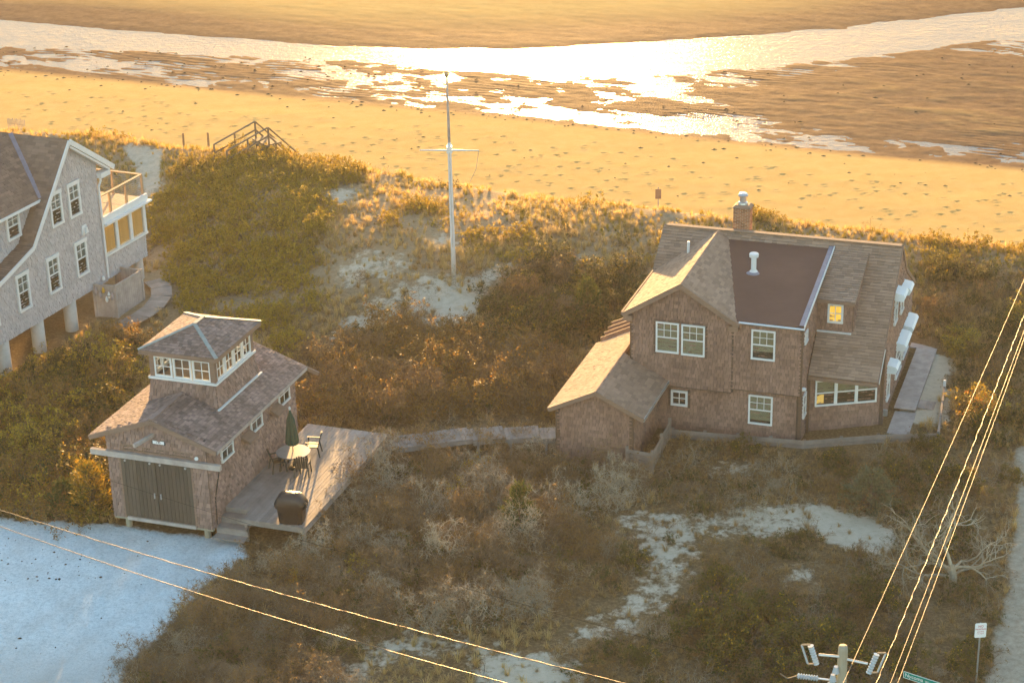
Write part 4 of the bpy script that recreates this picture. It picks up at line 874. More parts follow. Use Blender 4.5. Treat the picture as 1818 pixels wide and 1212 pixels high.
# ================================================================== deck, steps, boardwalks
def frame_thing(name, F, label, cat, group=None):
    return tag(empty(name, F.o, F.yaw), label, cat, group)
DZ = 0.45
def decks():
    d = frame_thing('deck', BH, 'weathered gray plank deck beside the boathouse', 'deck')
    u0, u1, v0, v1 = 4.19, 7.8, .30, 8.65; n = 25; pw = (u1 - u0) / n
    for i in range(n):
        va = 1.05 if u0 + i * pw < 5.1 else v0
        mb = MB(); mb.box(u0 + i * pw + .005, u0 + (i + 1) * pw - .005, va, v1 - random.random() * .02, DZ - .04, DZ + random.uniform(-.003, .003)); mb.build('plank', MATS['deck_wood'], d)
    for (x0, x1, y0, y1) in ((u1 - .05, u1, v0 + .02, v1 - .02), (5.12, u1 - .06, v0 + .02, v0 + .06), (u0, u1 - .06, v1 - .08, v1 - .03)):
        mb = MB(); mb.box(x0, x1, y0, y1, DZ - .24, DZ - .045); mb.build('joist', MATS['deck_wood'], d)
    for x in (5.3, 7.65):
        for y in (.5, 3.2, 6.0, 8.4): mb = MB(); mb.box(x - .06, x + .06, y - .06, y + .06, -1.0, DZ - .05); mb.build('post', MATS['deck_wood'], d)
    s = frame_thing('wooden_steps', BH, 'three wide gray wooden steps from the shell drive up to the deck', 'steps')
    for i, (v, z) in enumerate(((.62, .25), (.20, .02), (-.22, -.22))):
        mb = MB(); mb.box(4.2, 5.5 - .1 * (2 - i), v, v + .44, z - .05, z); mb.build('tread', MATS['deck_wood'], s)
        mb = MB(); mb.box(4.2, 5.5 - .1 * (2 - i), v + .40, v + .43, z + .002, z + .19); mb.build('riser', MATS['deck_wood'], s)
    # boardwalk to the big house: three landings, each a step above the last
    segs = [((668, 789), (836, 768), 1.0, 1.15), ((837, 771), (895, 766), 1.05, 1.15), ((896, 769), (958, 765), 1.11, 1.1), ((959, 769), (1000, 767), 1.17, 1.05)]
    b = tag(empty('boardwalk', un(820, 766, .3)), 'gray plank boardwalk running from the deck to the shingled house', 'boardwalk'); o = np.array(b.location)
    for (pa, pb, z, wd) in segs:
        a, e = Vector(un(*pa, z) - o), Vector(un(*pb, z) - o); dr = (e - a); L = dr.length; dr.normalize(); sd = Vector((-dr.y, dr.x, 0)); m = max(2, int(L / .15))
        for i in range(m):
            p = a + dr * (L * i / m); q = a + dr * (L * (i + 1) / m - .008); mb = MB()
            mb.hexa([p - sd * wd / 2 - Vector((0, 0, .04)), q - sd * wd / 2 - Vector((0, 0, .04)), q + sd * wd / 2 - Vector((0, 0, .04)), p + sd * wd / 2 - Vector((0, 0, .04)), p - sd * wd / 2, q - sd * wd / 2, q + sd * wd / 2, p + sd * wd / 2])
            mb.build('plank', MATS['deck_wood'], b)
        for sg in (-1, 1):
            mb = MB(); mb.bar(a + sd * sg * (wd / 2 - .05) - Vector((0, 0, .14)), e + sd * sg * (wd / 2 - .05) - Vector((0, 0, .14)), .05, .18); mb.build('stringer', MATS['deck_wood'], b)
            mb = MB(); mb.box(*(lambda c: (c.x - .05, c.x + .05, c.y - .05, c.y + .05, -.6, z - o[2] - .06))(a + sd * sg * (wd / 2 - .05) + dr * .2), ) ; mb.build('post', MATS['deck_wood'], b)
    # walk along the east end of the big house
    w = frame_thing('walkway', MH, 'pale gray plank walkway along the end wall of the shingled house', 'walkway')
    def planks(x0, x1, y0, y1, z, along_v=True):
        n = int((y1 - y0) / .15)
        for i in range(n):
            mb = MB(); mb.box(x0, x1, y0 + (y1 - y0) * i / n + .004, y0 + (y1 - y0) * (i + 1) / n - .004, z - .05, z); mb.build('plank', MATS['weathered'], w)
    planks(8.06, 8.95, 4.55, 11.1, .15); planks(7.75, 8.95, 11.1, 11.75, .152); planks(8.12, 9.0, 2.3, 4.5, .02)
    mb = MB(); mb.box(8.9, 8.94, 4.55, 11.7, -.25, .09); mb.build('stringer', MATS['deck_wood'], w)
    r = frame_thing('side_ramp', MH, 'short gray plank ramp leading off the walkway to the yard', 'ramp')
    for i in range(7):
        x = 8.97 + i * .145; mb = MB(); mb.hexa([(x, 4.9 + .03 * i, .06 - .02 * i), (x + .138, 4.93 + .03 * i, .04 - .02 * i), (x + .138, 5.75 + .03 * i, .04 - .02 * i), (x, 5.72 + .03 * i, .06 - .02 * i), (x, 4.9 + .03 * i, .1 - .02 * i), (x + .138, 4.93 + .03 * i, .08 - .02 * i), (x + .138, 5.75 + .03 * i, .08 - .02 * i), (x, 5.72 + .03 * i, .1 - .02 * i)]); mb.build('plank', MATS['deck_wood'], r)
    # low board fence in front of the house and round the walk
    f = frame_thing('low_fence', MH, 'low weathered board fence along the front of the shingled house', 'fence')
    runs = [((-.2, -.35, .28), (5.15, .05, .3)), ((5.15, .05, .3), (7.9, 1.35, .32)), ((7.9, 1.35, .32), (10.2, 2.1, .35))]
    for a, e in runs:
        for dz in (.0, -.22):
            board('rail', (a[0], a[1], a[2] + dz - .1), (e[0], e[1], e[2] + dz - .1), .04, .2, 'fence_wood', f)
        m = max(2, int((Vector(e) - Vector(a)).length / 1.3))
        for i in range(m + 1):
            p = Vector(a).lerp(Vector(e), i / m); mb = MB(); mb.box(p.x - .06, p.x + .06, p.y + .03, p.y + .15, -.6, p.z + .03); mb.build('post', MATS['fence_wood'], f)
    f2 = frame_thing('side_fence', MH, 'low rail fence turning the corner beside the walkway', 'fence')
    for a, e in (((10.2, 2.1, .42), (9.85, 6.6, .42)),):
        for dz in (0, -.3): board('rail', (a[0], a[1], a[2] + dz), (e[0], e[1], e[2] + dz), .09, .05, 'fence_wood', f2)
        for i in range(4):
            p = Vector(a).lerp(Vector(e), i / 3); mb = MB(); mb.box(p.x - .05, p.x + .05, p.y - .05, p.y + .05, -.6, p.z + (.3 if i == 3 else .05)); mb.build('post', MATS['trim_white' if i == 3 else 'fence_wood'], f2)
    f3 = frame_thing('yard_fence', MH, 'weathered panel fence angling out from the low wing', 'fence')
    pts = [(-1.2, -3.5), (-.15, -3.6), (-.2, -2.0), (-.25, -.5)]
    for a, e in zip(pts, pts[1:]):
        for z0 in (.05, .25, .45, .65): board('rail', (a[0], a[1], z0), (e[0], e[1], z0), .035, .17, 'fence_wood', f3)
    for p in pts: mb = MB(); mb.box(p[0] - .055, p[0] + .055, p[1] - .055, p[1] + .055, -.9, .85); mb.build('post', MATS['fence_wood'], f3)
decks()

# ================================================================== terrace furniture
def chair(loc, yaw, label):
    c = tag(empty('deck_chair', loc, yaw), label, 'chair', 'dark green deck chairs'); m = MATS['resin_green']
    mb = MB(); mb.hexa([(-.25, -.24, .40), (.25, -.24, .40), (.23, .22, .37), (-.23, .22, .37), (-.25, -.24, .44), (.25, -.24, .44), (.23, .22, .41), (-.23, .22, .41)]); mb.build('seat', m, c)
    for i in range(6):
        x = -.21 + i * .084; zt = .98 - .05 * abs(i - 2.5) ** 1.5 / 2; mb = MB(); mb.bar((x, .2, .38), (x * 1.06, .36, zt), .066, .018, (0, 1, 0)); mb.build('back_slat', m, c)
    for s in (-1, 1):
        for (y0, y1) in ((-.24, -.28), (.22, .3)): mb = MB(); mb.bar((s * .26, y0, .43), (s * .29, y1, 0), .05, .05, (0, 1, 0)); mb.build('leg', m, c)
        mb = MB(); mb.bar((s * .28, -.27, .63), (s * .27, .27, .61), .075, .03); mb.build('armrest', m, c)
        mb = MB(); mb.bar((s * .27, -.22, .43), (s * .28, -.22, .62), .04, .04, (0, 1, 0)); mb.build('arm_support', m, c)
    return c
def terrace():
    c = BH.hit(520.5, 801, 2, DZ + .72); base = BH.w((c[0], c[1], DZ))
    t = tag(empty('patio_table', base), 'round pale glass patio table on the deck', 'table')
    mb = MB(); mb.lathe([(.66, .70), (.675, .712), (.66, .725), (.02, .727)], (0, 0, 0), 40); mb.build('tabletop', MATS['table_top'], t)
    mb = MB(); mb.lathe([(.64, .665), (.65, .69), (.63, .698)], (0, 0, 0), 40); mb.build('rim', MATS['resin_green'], t)
    for i in range(4):
        a = i * math.pi / 2 + .5; mb = MB(); mb.bar((.5 * math.cos(a), .5 * math.sin(a), .67), (.6 * math.cos(a), .6 * math.sin(a), 0), .06, .05); mb.build('leg', MATS['resin_green'], t)
    u = tag(empty('patio_umbrella', base + np.array([0, 0, .0])), 'closed dark green umbrella standing through the patio table', 'umbrella')
    mb = MB(); mb.lathe([(.24, 0), (.24, .05), (.06, .09), (.05, .3)], (0, 0, 0), 18); mb.build('base', MATS['resin_green'], u)
    mb = MB(); mb.tube([(0, 0, .1), (-.02, .02, 2.6)], .022, 8); mb.build('pole', MATS['lumber'], u)
    mb = MB(); n = 20; prof = [(1.02, .20), (1.15, .235), (1.45, .215), (1.8, .17), (2.1, .15), (2.32, .075), (2.5, .03)]
    for k, (z, r_) in enumerate(prof):
        for j in range(n):
            a = 2 * math.pi * j / n; rr = r_ * (1 + (.22 if j % 2 else -.12) * (1 - k / 7)); mb.v.append((rr * math.cos(a) - .018 * z / 2.5, rr * math.sin(a), z + (.05 if j % 2 else 0) * (k == 0)))
    for k in range(len(prof) - 1):
        for j in range(n): a = k * n + j; b = k * n + (j + 1) % n; mb.f.append((a, b, b + n, a + n))
    mb.f.append(tuple((len(prof) - 1) * n + j for j in range(n))); mb.build('canopy', MATS['canvas_green'], u)
    mb = MB(); mb.lathe([(.03, 2.5), (.045, 2.56), (.03, 2.63), (.005, 2.65)], (-.02, .02, 0), 10); mb.build('finial', MATS['flag_white'], u)
    for (px, py, yaw, lab) in ((557, 806, -75, 'dark green chair at the far side of the round table'), (538, 842, -165, 'dark green chair in front of the round table'), (494, 834, 130, 'dark green chair between the round table and the boathouse wall')):
        p = BH.hit(px, py, 2, DZ); chair(BH.w((p[0], p[1], DZ)), BH.yaw + R(yaw), lab)
    p = BH.hit(519, 925, 2, DZ); g = tag(empty('covered_grill', BH.w((p[0], p[1], DZ)), BH.yaw + R(8)), 'barbecue grill under a black fitted cover on the deck', 'grill')
    mb = MB(); ringz = [(0, .44, .27), (.12, .46, .29), (.58, .50, .31), (.66, .60, .335), (.80, .61, .34), (.98, .52, .33), (1.12, .42, .26), (1.19, .34, .15), (1.2, .2, .06)]; n = 24; rnd = random.Random(3)
    for k, (z, a, b) in enumerate(ringz):
        for j in range(n):
            t_ = 2 * math.pi * j / n; cx, sx = math.cos(t_), math.sin(t_); e = .45
            x = a * math.copysign(abs(cx) ** e, cx); y = b * math.copysign(abs(sx) ** e, sx); w_ = 1 + rnd.uniform(-.025, .025) + (.05 * math.sin(j * 2.6) if k < 3 else 0)
            mb.v.append((x * w_, y * w_, z + (rnd.uniform(-.02, .02) if k else 0)))
    for k in range(len(ringz) - 1):
        for j in range(n): a = k * n + j; b = k * n + (j + 1) % n; mb.f.append((a, b, b + n, a + n))
    mb.f.append(tuple((len(ringz) - 1) * n + j for j in range(n))); mb.build('cover', MATS['grill_cover'], g, True)
    mb = MB(); mb.tube([(.5, -.12, .93), (.66, -.2, .9), (.7, -.3, .78)], .02, 6); mb.build('cover_strap', MATS['grill_cover'], g)
terrace()

# ================================================================== shower, buoys, walk beside the gray house
def shower():
    s = tag(empty('outdoor_shower', LH.w((0, 0, .75)), LH.yaw), 'weathered plank shower enclosure against the gray house', 'shower')
    P = [LH.l(un(px, py, 2.35)) for px, py in ((166, 505), (204, 508), (250, 480), (205, 473))]; P = [(p[0], p[1]) for p in P]
    for k, (i, j) in enumerate(((0, 1), (1, 2), (2, 3))):
        a, b = Vector(P[i] + (0,)), Vector(P[j] + (0,)); L = (b - a).length; n = max(3, int(L / .15)); nr = Vector((b.y - a.y, a.x - b.x, 0)).normalized()
        for q in range(n):
            p0, p1 = a.lerp(b, (q + .03) / n), a.lerp(b, (q + .97) / n); mb = MB(); z0, z1 = -.15, 1.58 + random.uniform(-.01, .01)
            o_ = nr * .012; mb.hexa([p0 - o_ + Vector((0, 0, z0)), p1 - o_ + Vector((0, 0, z0)), p1 + o_ + Vector((0, 0, z0)), p0 + o_ + Vector((0, 0, z0)), p0 - o_ + Vector((0, 0, z1)), p1 - o_ + Vector((0, 0, z1)), p1 + o_ + Vector((0, 0, z1)), p0 + o_ + Vector((0, 0, z1))]); mb.build('plank', MATS['weathered'], s)
        mb = MB(); mb.bar(a + Vector((0, 0, 1.61)), b + Vector((0, 0, 1.61)), .1, .045); mb.build('cap_rail', MATS['weathered'], s)
        for e in ((a, b) if k == 0 else (b,)): mb = MB(); mb.box(e.x - .06, e.x + .06, e.y - .06, e.y + .06, -.2, 1.66); mb.build('post', MATS['weathered'], s)
    a, b = Vector(P[0] + (0,)), Vector(P[1] + (0,)); nr = Vector((b.y - a.y, a.x - b.x, 0)).normalized()
    if (LH.M @ np.array(nr))[1] > 0: nr = -nr
    for (t, z, h, mt, lab) in ((.12, 1.12, .42, 'buoy_gray', 'long gray lobster buoy, first from the house wall'), (.32, .98, .34, 'buoy_gray', 'faded brownish buoy hanging lower on the shower wall'), (.48, 1.24, .3, 'buoy_yellow', 'yellow cone shaped buoy on the shower wall'),
                               (.60, .78, .32, 'buoy_white', 'white buoy hanging lowest on the shower wall'), (.72, .98, .36, 'buoy_white', 'white buoy with pale green band on the shower wall'), (.88, .92, .40, 'buoy_gray', 'gray buoy nearest the shower corner post')):
        p = a.lerp(b, t) + nr * .1; w = LH.w((p.x, p.y, .75 + z)); q = tag(empty('buoy', w, LH.yaw), lab, 'buoy', 'buoys hung on the shower')
        mb = MB(); mb.lathe([(.01, 0), (.05, .03), (.075, h * .35), (.07, h * .6), (.03, h * .92), (.012, h)], (0, 0, 0), 12); mb.build('float', MATS[mt], q, True)
        mb = MB(); mb.tube([(0, 0, h), (0, 0, h + .14)], .008, 5); mb.build('rope', MATS['weathered'], q)
        if 'band' in lab: mb = MB(); mb.lathe([(.078, h * .4), (.079, h * .52)], (0, 0, 0), 12); mb.build('band', MATS['copper_green'], q)
    w = tag(empty('garden_walk', un(250, 540, .9)), 'curved gray plank walk around the shower enclosure', 'walkway'); o = np.array(w.location)
    C = [(196, 583, .75), (222, 574, .8), (250, 560, .85), (272, 545, .9), (287, 525, .95), (286, 508, 1.0), (268, 494, 1.05)]; pts = []
    for i in range(len(C) - 1):
        for t in np.linspace(0, 1, 6)[:-1]:
            q = [C[i][k] * (1 - t) + C[i + 1][k] * t for k in range(3)]; pts.append(Vector(un(q[0], q[1], q[2] + .12) - o))
    for i in range(len(pts) - 1):
        d = pts[i + 1] - pts[i]; d.z = 0; sd = Vector((-d.y, d.x, 0)).normalized() * .5; p, q = pts[i] + d * .02, pts[i + 1] - d * .02; dn = Vector((0, 0, .05)); mb = MB()
        mb.hexa([p - sd - dn, q - sd - dn, q + sd - dn, p + sd - dn, p - sd, q - sd, q + sd, p + sd]); mb.build('plank', MATS['deck_wood'], w)
shower()

# ================================================================== flagpole, beach stairs, posts, fences, dune sign
def dune_things():
    b = ground_at(806, 490); base = np.array([b[0], b[1], b[2] - .1])
    f = tag(empty('flagpole', base), 'tall white flagpole with a single crossarm on the dune', 'flagpole'); H = 11.65 - base[2]
    mb = MB(); mb.tube([(0, 0, 0), (0, 0, 2.2), (0, 0, 6.2), (0, 0, 6.7)], [.115, .11, .09, .085], 14); mb.build('lower_mast', MATS['flag_white'], f, True)
    mb = MB(); mb.tube([(0.0, .12, 5.9), (0, .12, 8.2), (0, .12, H)], [.075, .06, .035], 12); mb.build('topmast', MATS['weathered'], f, True)
    mb = MB(); mb.tube([(-1.38, -.05, 6.42), (0, -.12, 6.4), (1.38, .05, 6.3)], [.028, .048, .028], 10); mb.build('crossarm', MATS['flag_white'], f, True)
    mb = MB(); mb.box(-.13, .13, -.15, .22, 6.25, 6.55); mb.build('cap_iron', MATS['flag_white'], f)
    mb = MB(); mb.lathe([(.02, H), (.09, H + .05), (.11, H + .13), (.08, H + .22), (.01, H + .25)], (0, .12, 0), 12); mb.build('ball_finial', MATS['lumber'], f, True)
    mb = MB(); mb.tube([(1.36, .05, 6.28), (1.2, .3, 5.3), (.9, .6, 4.6)], .012, 4); mb.build('halyard', MATS['weathered'], f)
    mb = MB(); mb.tube([(0, -.15, 1.6), (0, -.15, 6.3)], .01, 4); mb.build('halyard', MATS['weathered'], f)
    # stairs over the dune to the beach
    A, B, Cc = un(381, 268, 2.9), un(452, 246, 3.6), un(530, 300, 1.5)
    A, B, Cc = np.array([-15.75, 105.0, 2.6]), np.array([-13.6, 106.5, 3.42]), np.array([-10.7, 109.8, -.8])
    st = tag(empty('beach_stairs', A), 'wooden beach stairs with handrails over the dune crest', 'stairs'); P = lambda q: Vector(q - A)
    a, t, c = P(A), P(B), P(Cc); d1 = (t - a); d2 = (c - t); s1 = Vector((-d1.y, d1.x, 0)).normalized() * .75; n1, n2 = 5, 11; rl = Vector((0, 0, 1.0))
    for i in range(n1):
        p = a + d1 * ((i + .5) / n1); mb = MB(); mb.bar(p - s1, p + s1, .34, .05); mb.build('tread', MATS['stair_wood'], st)
    for i in range(n2):
        p = t + d2 * ((i + .5) / n2); mb = MB(); mb.bar(p - s1, p + s1, .3, .05); mb.build('tread', MATS['stair_wood'], st)
    mb = MB(); q = t + Vector((.2, .2, 0)); mb.bar(q - s1 * 1.1, q + s1 * 1.1, 1.0, .06); mb.build('landing', MATS['stair_wood'], st)
    for sg in (-1, 1):
        o_ = s1 * sg
        for (p, q) in ((a, t), (t, c)):
            mb = MB(); mb.bar(p + o_ - Vector((0, 0, .12)), q + o_ - Vector((0, 0, .12)), .05, .24); mb.build('stringer', MATS['stair_wood'], st)
            mb = MB(); mb.bar(p + o_ + rl, q + o_ + rl, .10, .06); mb.build('handrail', MATS['stair_wood'], st)
            mb = MB(); mb.bar(p + o_ + rl * .52, q + o_ + rl * .52, .045, .09); mb.build('midrail', MATS['stair_wood'], st)
        for p in (a, a.lerp(t, .5), t, t.lerp(c, .33), t.lerp(c, .66), c):
            mb = MB(); mb.box(p.x + o_.x - .05, p.x + o_.x + .05, p.y + o_.y - .05, p.y + o_.y + .05, p.z - 1.0, p.z + 1.02); mb.build('post', MATS['stair_wood'], st)
    for (px, py, h, lab) in ((327, 268, 1.15, 'short weathered post at the head of the sand path'), (371.5, 275, 1.45, 'taller weathered post beside the beach stairs')):
        g = ground_at(px, py); p = tag(empty('wooden_post', g), lab, 'post', 'posts by the beach path')
        mb = MB(); mb.tube([(0, 0, -.3), (.02, 0, h)], [.075, .07], 8); mb.build('shaft', MATS['stair_wood'], p)
        mb = MB(); mb.lathe([(.07, h), (.05, h + .03), (.005, h + .04)], (.02, 0, 0), 8); mb.build('top', MATS['stair_wood'], p)
    # snow fence at the crest behind the gray house
    g0, g1 = ground_at(16, 234), ground_at(46, 238); sf = tag(empty('snow_fence', g0), 'slatted sand fence on the crest behind the gray house', 'fence')
    for i in range(14):
        p = (g1 - g0) * i / 13; mb = MB(); mb.box(p[0] - .02, p[0] + .02, p[1] - .012, p[1] + .012, p[2] - .2, p[2] + .95 + random.uniform(-.06, .06)); mb.build('picket', MATS['weathered'], sf)
    mb = MB(); mb.tube([(0, 0, .6), tuple(np.array(g1 - g0) + (0, 0, .6))], .008, 4); mb.build('wire', MATS['wire_bare'], sf)
    g = ground_at(1168.5, 366); s = tag(empty('dune_sign', g), 'small blank wooden sign on a stake at the dune crest', 'sign')
    mb = MB(); mb.box(-.03, .03, .015, .06, -.3, 1.15); mb.build('stake', MATS['weathered'], s)
    mb = MB(); mb.box(-.17, .17, -.015, .012, .45, 1.05); mb.build('panel', MATS['trim_brown'], s)
dune_things()

# ================================================================== street side: pole, wires, signs
def street():
    top = un(1497, 1146, 9.0); base = np.array([top[0], top[1], 0.0]); h = 9.0
    p = tag(empty('utility_pole', base), 'weathered utility pole with fuse cutouts on short arms', 'utility pole')
    mb = MB(); mb.tube([(0, 0, -.3), (0, 0, 4), (0, 0, h - .12), (0, .0, h)], [.16, .14, .125, .11], 14); mb.build('mast', MATS['pole_wood'], p, True)
    for s, zz in ((-1, h - .27), (1, h - .36)):
        e = Vector((s * .62, -.08 - .05 * s, zz - (.1 if s > 0 else -.05))); mb = MB(); mb.tube([(s * .1, -.06, zz), e], .035, 8); mb.build('bracket', MATS['galvanized'], p)
        mb = MB(); c = e * .86; mb.tube([c + Vector((-.09, 0, -.02)), c + Vector((-.04, 0, .05)), c + Vector((.05, 0, -.05)), c + Vector((.1, 0, 0))], [.03, .07, .07, .03], 8); mb.build('clamp', MATS['porcelain'], p)
        c = e + Vector((s * .13, 0, 0)); ang = s * -.35 if s < 0 else .5; mb = MB(); pr = []
        dirv = Vector((math.sin(.30 if s < 0 else -.32), 0, -math.cos(.3)));
        for k in range(15):
            pr.append((c - dirv * .28 + dirv * .56 * k / 14, .06 if k % 2 else .08))
        pr[7] = (pr[7][0], .05); mb.tube([q[0] for q in pr], [q[1] for q in pr], 10); mb.build('cutout_insulator', MATS['porcelain'], p)
        mb = MB(); o2 = Vector((s * .22, 0, 0)); mb.tube([c - dirv * .30 + o2, c + dirv * .26 + o2], .028, 8); mb.build('fuse_tube', MATS['porcelain'], p)
        for k in (-.32, .28): mb = MB(); mb.tube([c + dirv * k, c + dirv * k + o2], .025, 6); mb.build('fuse_clip', MATS['lumber'], p)
    for k in range(4):
        z = h - .55 - k * .24; x = -.17 - .07 * k; mb = MB(); mb.lathe([(.03, 0), (.1, .02), (.075, .12), (.06, .2)], (x, -.08, z - .2), 10); mb.build('arrester', MATS['porcelain'], p)
    st = Vector(un(1385, 1195, 8.2)) - Vector(base); mb = MB(); pts = []; rr = []
    e0, e1 = st.lerp(Vector((0, 0, 7.95)), .28), st.lerp(Vector((0, 0, 7.95)), .62)
    for k in range(17): pts.append(e0.lerp(e1, k / 16)); rr.append(.085 if k % 2 else .045)
    mb.tube(pts, rr, 10); mb.build('strain_insulator', MATS['porcelain'], p)
    mb = MB(); mb.tube([st, st.lerp(Vector((0, 0, 7.95)), .12) + Vector((0, 0, -.12)), e0], .018, 6); mb.build('jumper', MATS['wire_bare'], p)
    mb = MB(); mb.tube([e1, (0, 0, 7.95)], .025, 6); mb.build('strap', MATS['galvanized'], p)
    def wire(a, b, r, mat, label, sag=.25, twist=0.0, n=60, extra=0.25):
        a, b = Vector(a), Vector(b); d = b - a; o = tag(empty('overhead_wire', a), label, 'wire', 'overhead wires'); pts = []
        for i in range(n + 1):
            t = -extra + (1 + 2 * extra) * i / n if extra else i / n
            q = d * t; q.z -= sag * 4 * (.25 - (t - .5) ** 2)
            if twist: q += Vector((math.sin(i * 1.9), math.sin(i * 1.3 + 1), math.cos(i * 1.9))) * twist
            pts.append(q)
        mb = MB(); mb.tube(pts, r, 6); mb.build('strand', MATS[mat], o, True)
        if twist:
            mb = MB(); mb.tube([q + Vector((math.sin(i * 1.9 + 2), 0, math.cos(i * 1.9 + 2))) * twist * 1.3 for i, q in enumerate(pts)], r * .7, 5); mb.build('messenger', MATS['wire_bare'], o, True)
        return o
    wire(un(1515, 1173, 8.9), un(1818, 497, 8.6), .009, 'wire_bare', 'thin bare wire running from the pole top toward the upper right', .1, 0, 40, .0 if False else .12)
    wire(un(1556, 1212, 7.6), un(1818, 560, 7.2), .013, 'wire_black', 'twisted service cable right of the thin pole wire', .15, .014, 120)
    wire(un(1581, 1212, 7.3), un(1818, 588, 7.0), .010, 'wire_bare', 'straight cable between the twisted cable and the outermost cable', .1)
    wire(un(1594, 1212, 7.0), un(1820, 596, 6.8), .010, 'wire_bare', 'outermost straight cable at the right edge of the bundle', .1)
    wire(un(0, 905, 7.2), un(1110, 1212, 7.6), .011, 'wire_black', 'slightly wavy wire crossing above the shell drive', .2, .007, 110)
    wire(un(0, 934, 7.0), un(900, 1212, 7.4), .011, 'wire_black', 'lower straight wire crossing above the shell drive', .2)
    wire(un(0, 788, 8.0), un(1385, 1195, 8.2), .0045, 'wire_dark', 'thinnest wire crossing in front of the boathouse doors to the pole', .25, 0, 60, 0)
    # no parking sign
    b = un(1733, 1216, 0.0); sp = tag(empty('parking_sign', b, R(4)), 'white no parking sign on a steel post by the dirt lane', 'sign')
    t = un(1739, 1118, 0); zc = None
    zs_ = np.linspace(1.2, 3.2, 80); ys_ = [project(np.array([[b[0], b[1], z]]))[0, 1] for z in zs_]; zc = float(np.interp(-1118, [-y for y in ys_], zs_))
    mb = MB(); mb.tube([(0, .03, -.4), (0, .03, zc + .25)], .03, 8); mb.build('post', MATS['galvanized'], sp)
    mb = MB(); w_, h_ = .19, .265; pts = [(-w_ + .03, -.012, zc - h_), (w_ - .03, -.012, zc - h_), (w_, -.012, zc - h_ + .03), (w_, -.012, zc + h_ - .03), (w_ - .03, -.012, zc + h_), (-w_ + .03, -.012, zc + h_), (-w_, -.012, zc + h_ - .03), (-w_, -.012, zc - h_ + .03)]
    mb.prism(pts, (0, -.012, 0)); pn = mb.build('panel', MATS['sign_white'], sp)
    for (s, sz, dz, m) in (('NO', .11, .15, 'ink_red'), ('PARKING', .083, .045, 'ink_red'), ('ANYTIME', .05, -.05, 'ink_red'), ('TOW ZONE', .04, -.12, 'ink_red')): text(pn, s, sz, (0, -.016, zc + dz), (R(90), 0, 0), m)
    # street name blade
    zt = 2.9; a, e = un(1604, 1196, zt), un(1672, 1218, zt); c = (a + e) / 2; dv = e - a; L = math.hypot(dv[0], dv[1]); yaw = math.atan2(dv[1], dv[0])
    ss = tag(empty('street_sign', (c[0], c[1], 0), yaw), 'green street name blade with white border and lettering', 'sign'); L = L / 2
    mb = MB(); mb.tube([(0, .03, -.3), (0, .03, zt - .12)], .03, 8); mb.build('post', MATS['galvanized'], ss)
    mb = MB(); mb.box(-L, L, -.006, .006, zt - .115, zt + .115); bl = mb.build('blade', MATS['sign_green'], ss)
    for (x0, x1, z0, z1) in ((-L, L, .10, .115), (-L, L, -.115, -.10), (-L, -L + .015, -.10, .10), (L - .015, L, -.10, .10)):
        mb = MB(); mb.box(x0, x1, -.0085, -.0061, zt + z0, zt + z1); mb.build('border', MATS['sign_white'], bl)
    text(bl, 'Nycoma', .175, (-L + .05, -.009, zt + .0), (R(90), 0, 0), 'sign_white', align='LEFT'); text(bl, 'Way', .11, (L * .14, -.009, zt - .02), (R(90), 0, 0), 'sign_white', align='LEFT'); text(bl, 'Pvt Rd', .085, (L * .5, -.009, zt - .02), (R(90), 0, 0), 'sign_white', align='LEFT')
street()

# ================================================================== plants: prototypes
def leaf(mb, p, d, w, up):
    s = d.cross(up)
    if s.length < 1e-4: s = d.cross(Vector((1, 0, 0.2)))
    s = s.normalized() * w; mb.quad(p, p + d * .45 + s, p + d, p + d * .45 - s)
def rvec(rnd): 
    while True:
        v = Vector((rnd.uniform(-1, 1), rnd.uniform(-1, 1), rnd.uniform(-1, 1)))
        if .05 < v.length < 1: return v.normalized()
def grow(mb, tips, p, d, L, r, depth, rnd, curl=.35, droop=.0, kids=3):
    n = 3; pts = [p]; q = p.copy(); dd = d.copy()
    for i in range(n):
        dd = (dd + rvec(rnd) * curl + Vector((0, 0, -droop))).normalized(); q = q + dd * (L / n); pts.append(q.copy())
    mb.tube(pts, [r, r * .85, r * .7, r * .5], 3 if r < .03 else 5, False)
    if depth == 0: tips.append((q, dd)); return
    for k in range(kids):
        t = rnd.choice((1, 2, 3)) if k else 3
        nd = (dd + rvec(rnd) * .85 + Vector((0, 0, .12))).normalized(); grow(mb, tips, pts[t], nd, L * rnd.uniform(.58, .82), r * .58, depth - 1, rnd, curl, droop, kids)
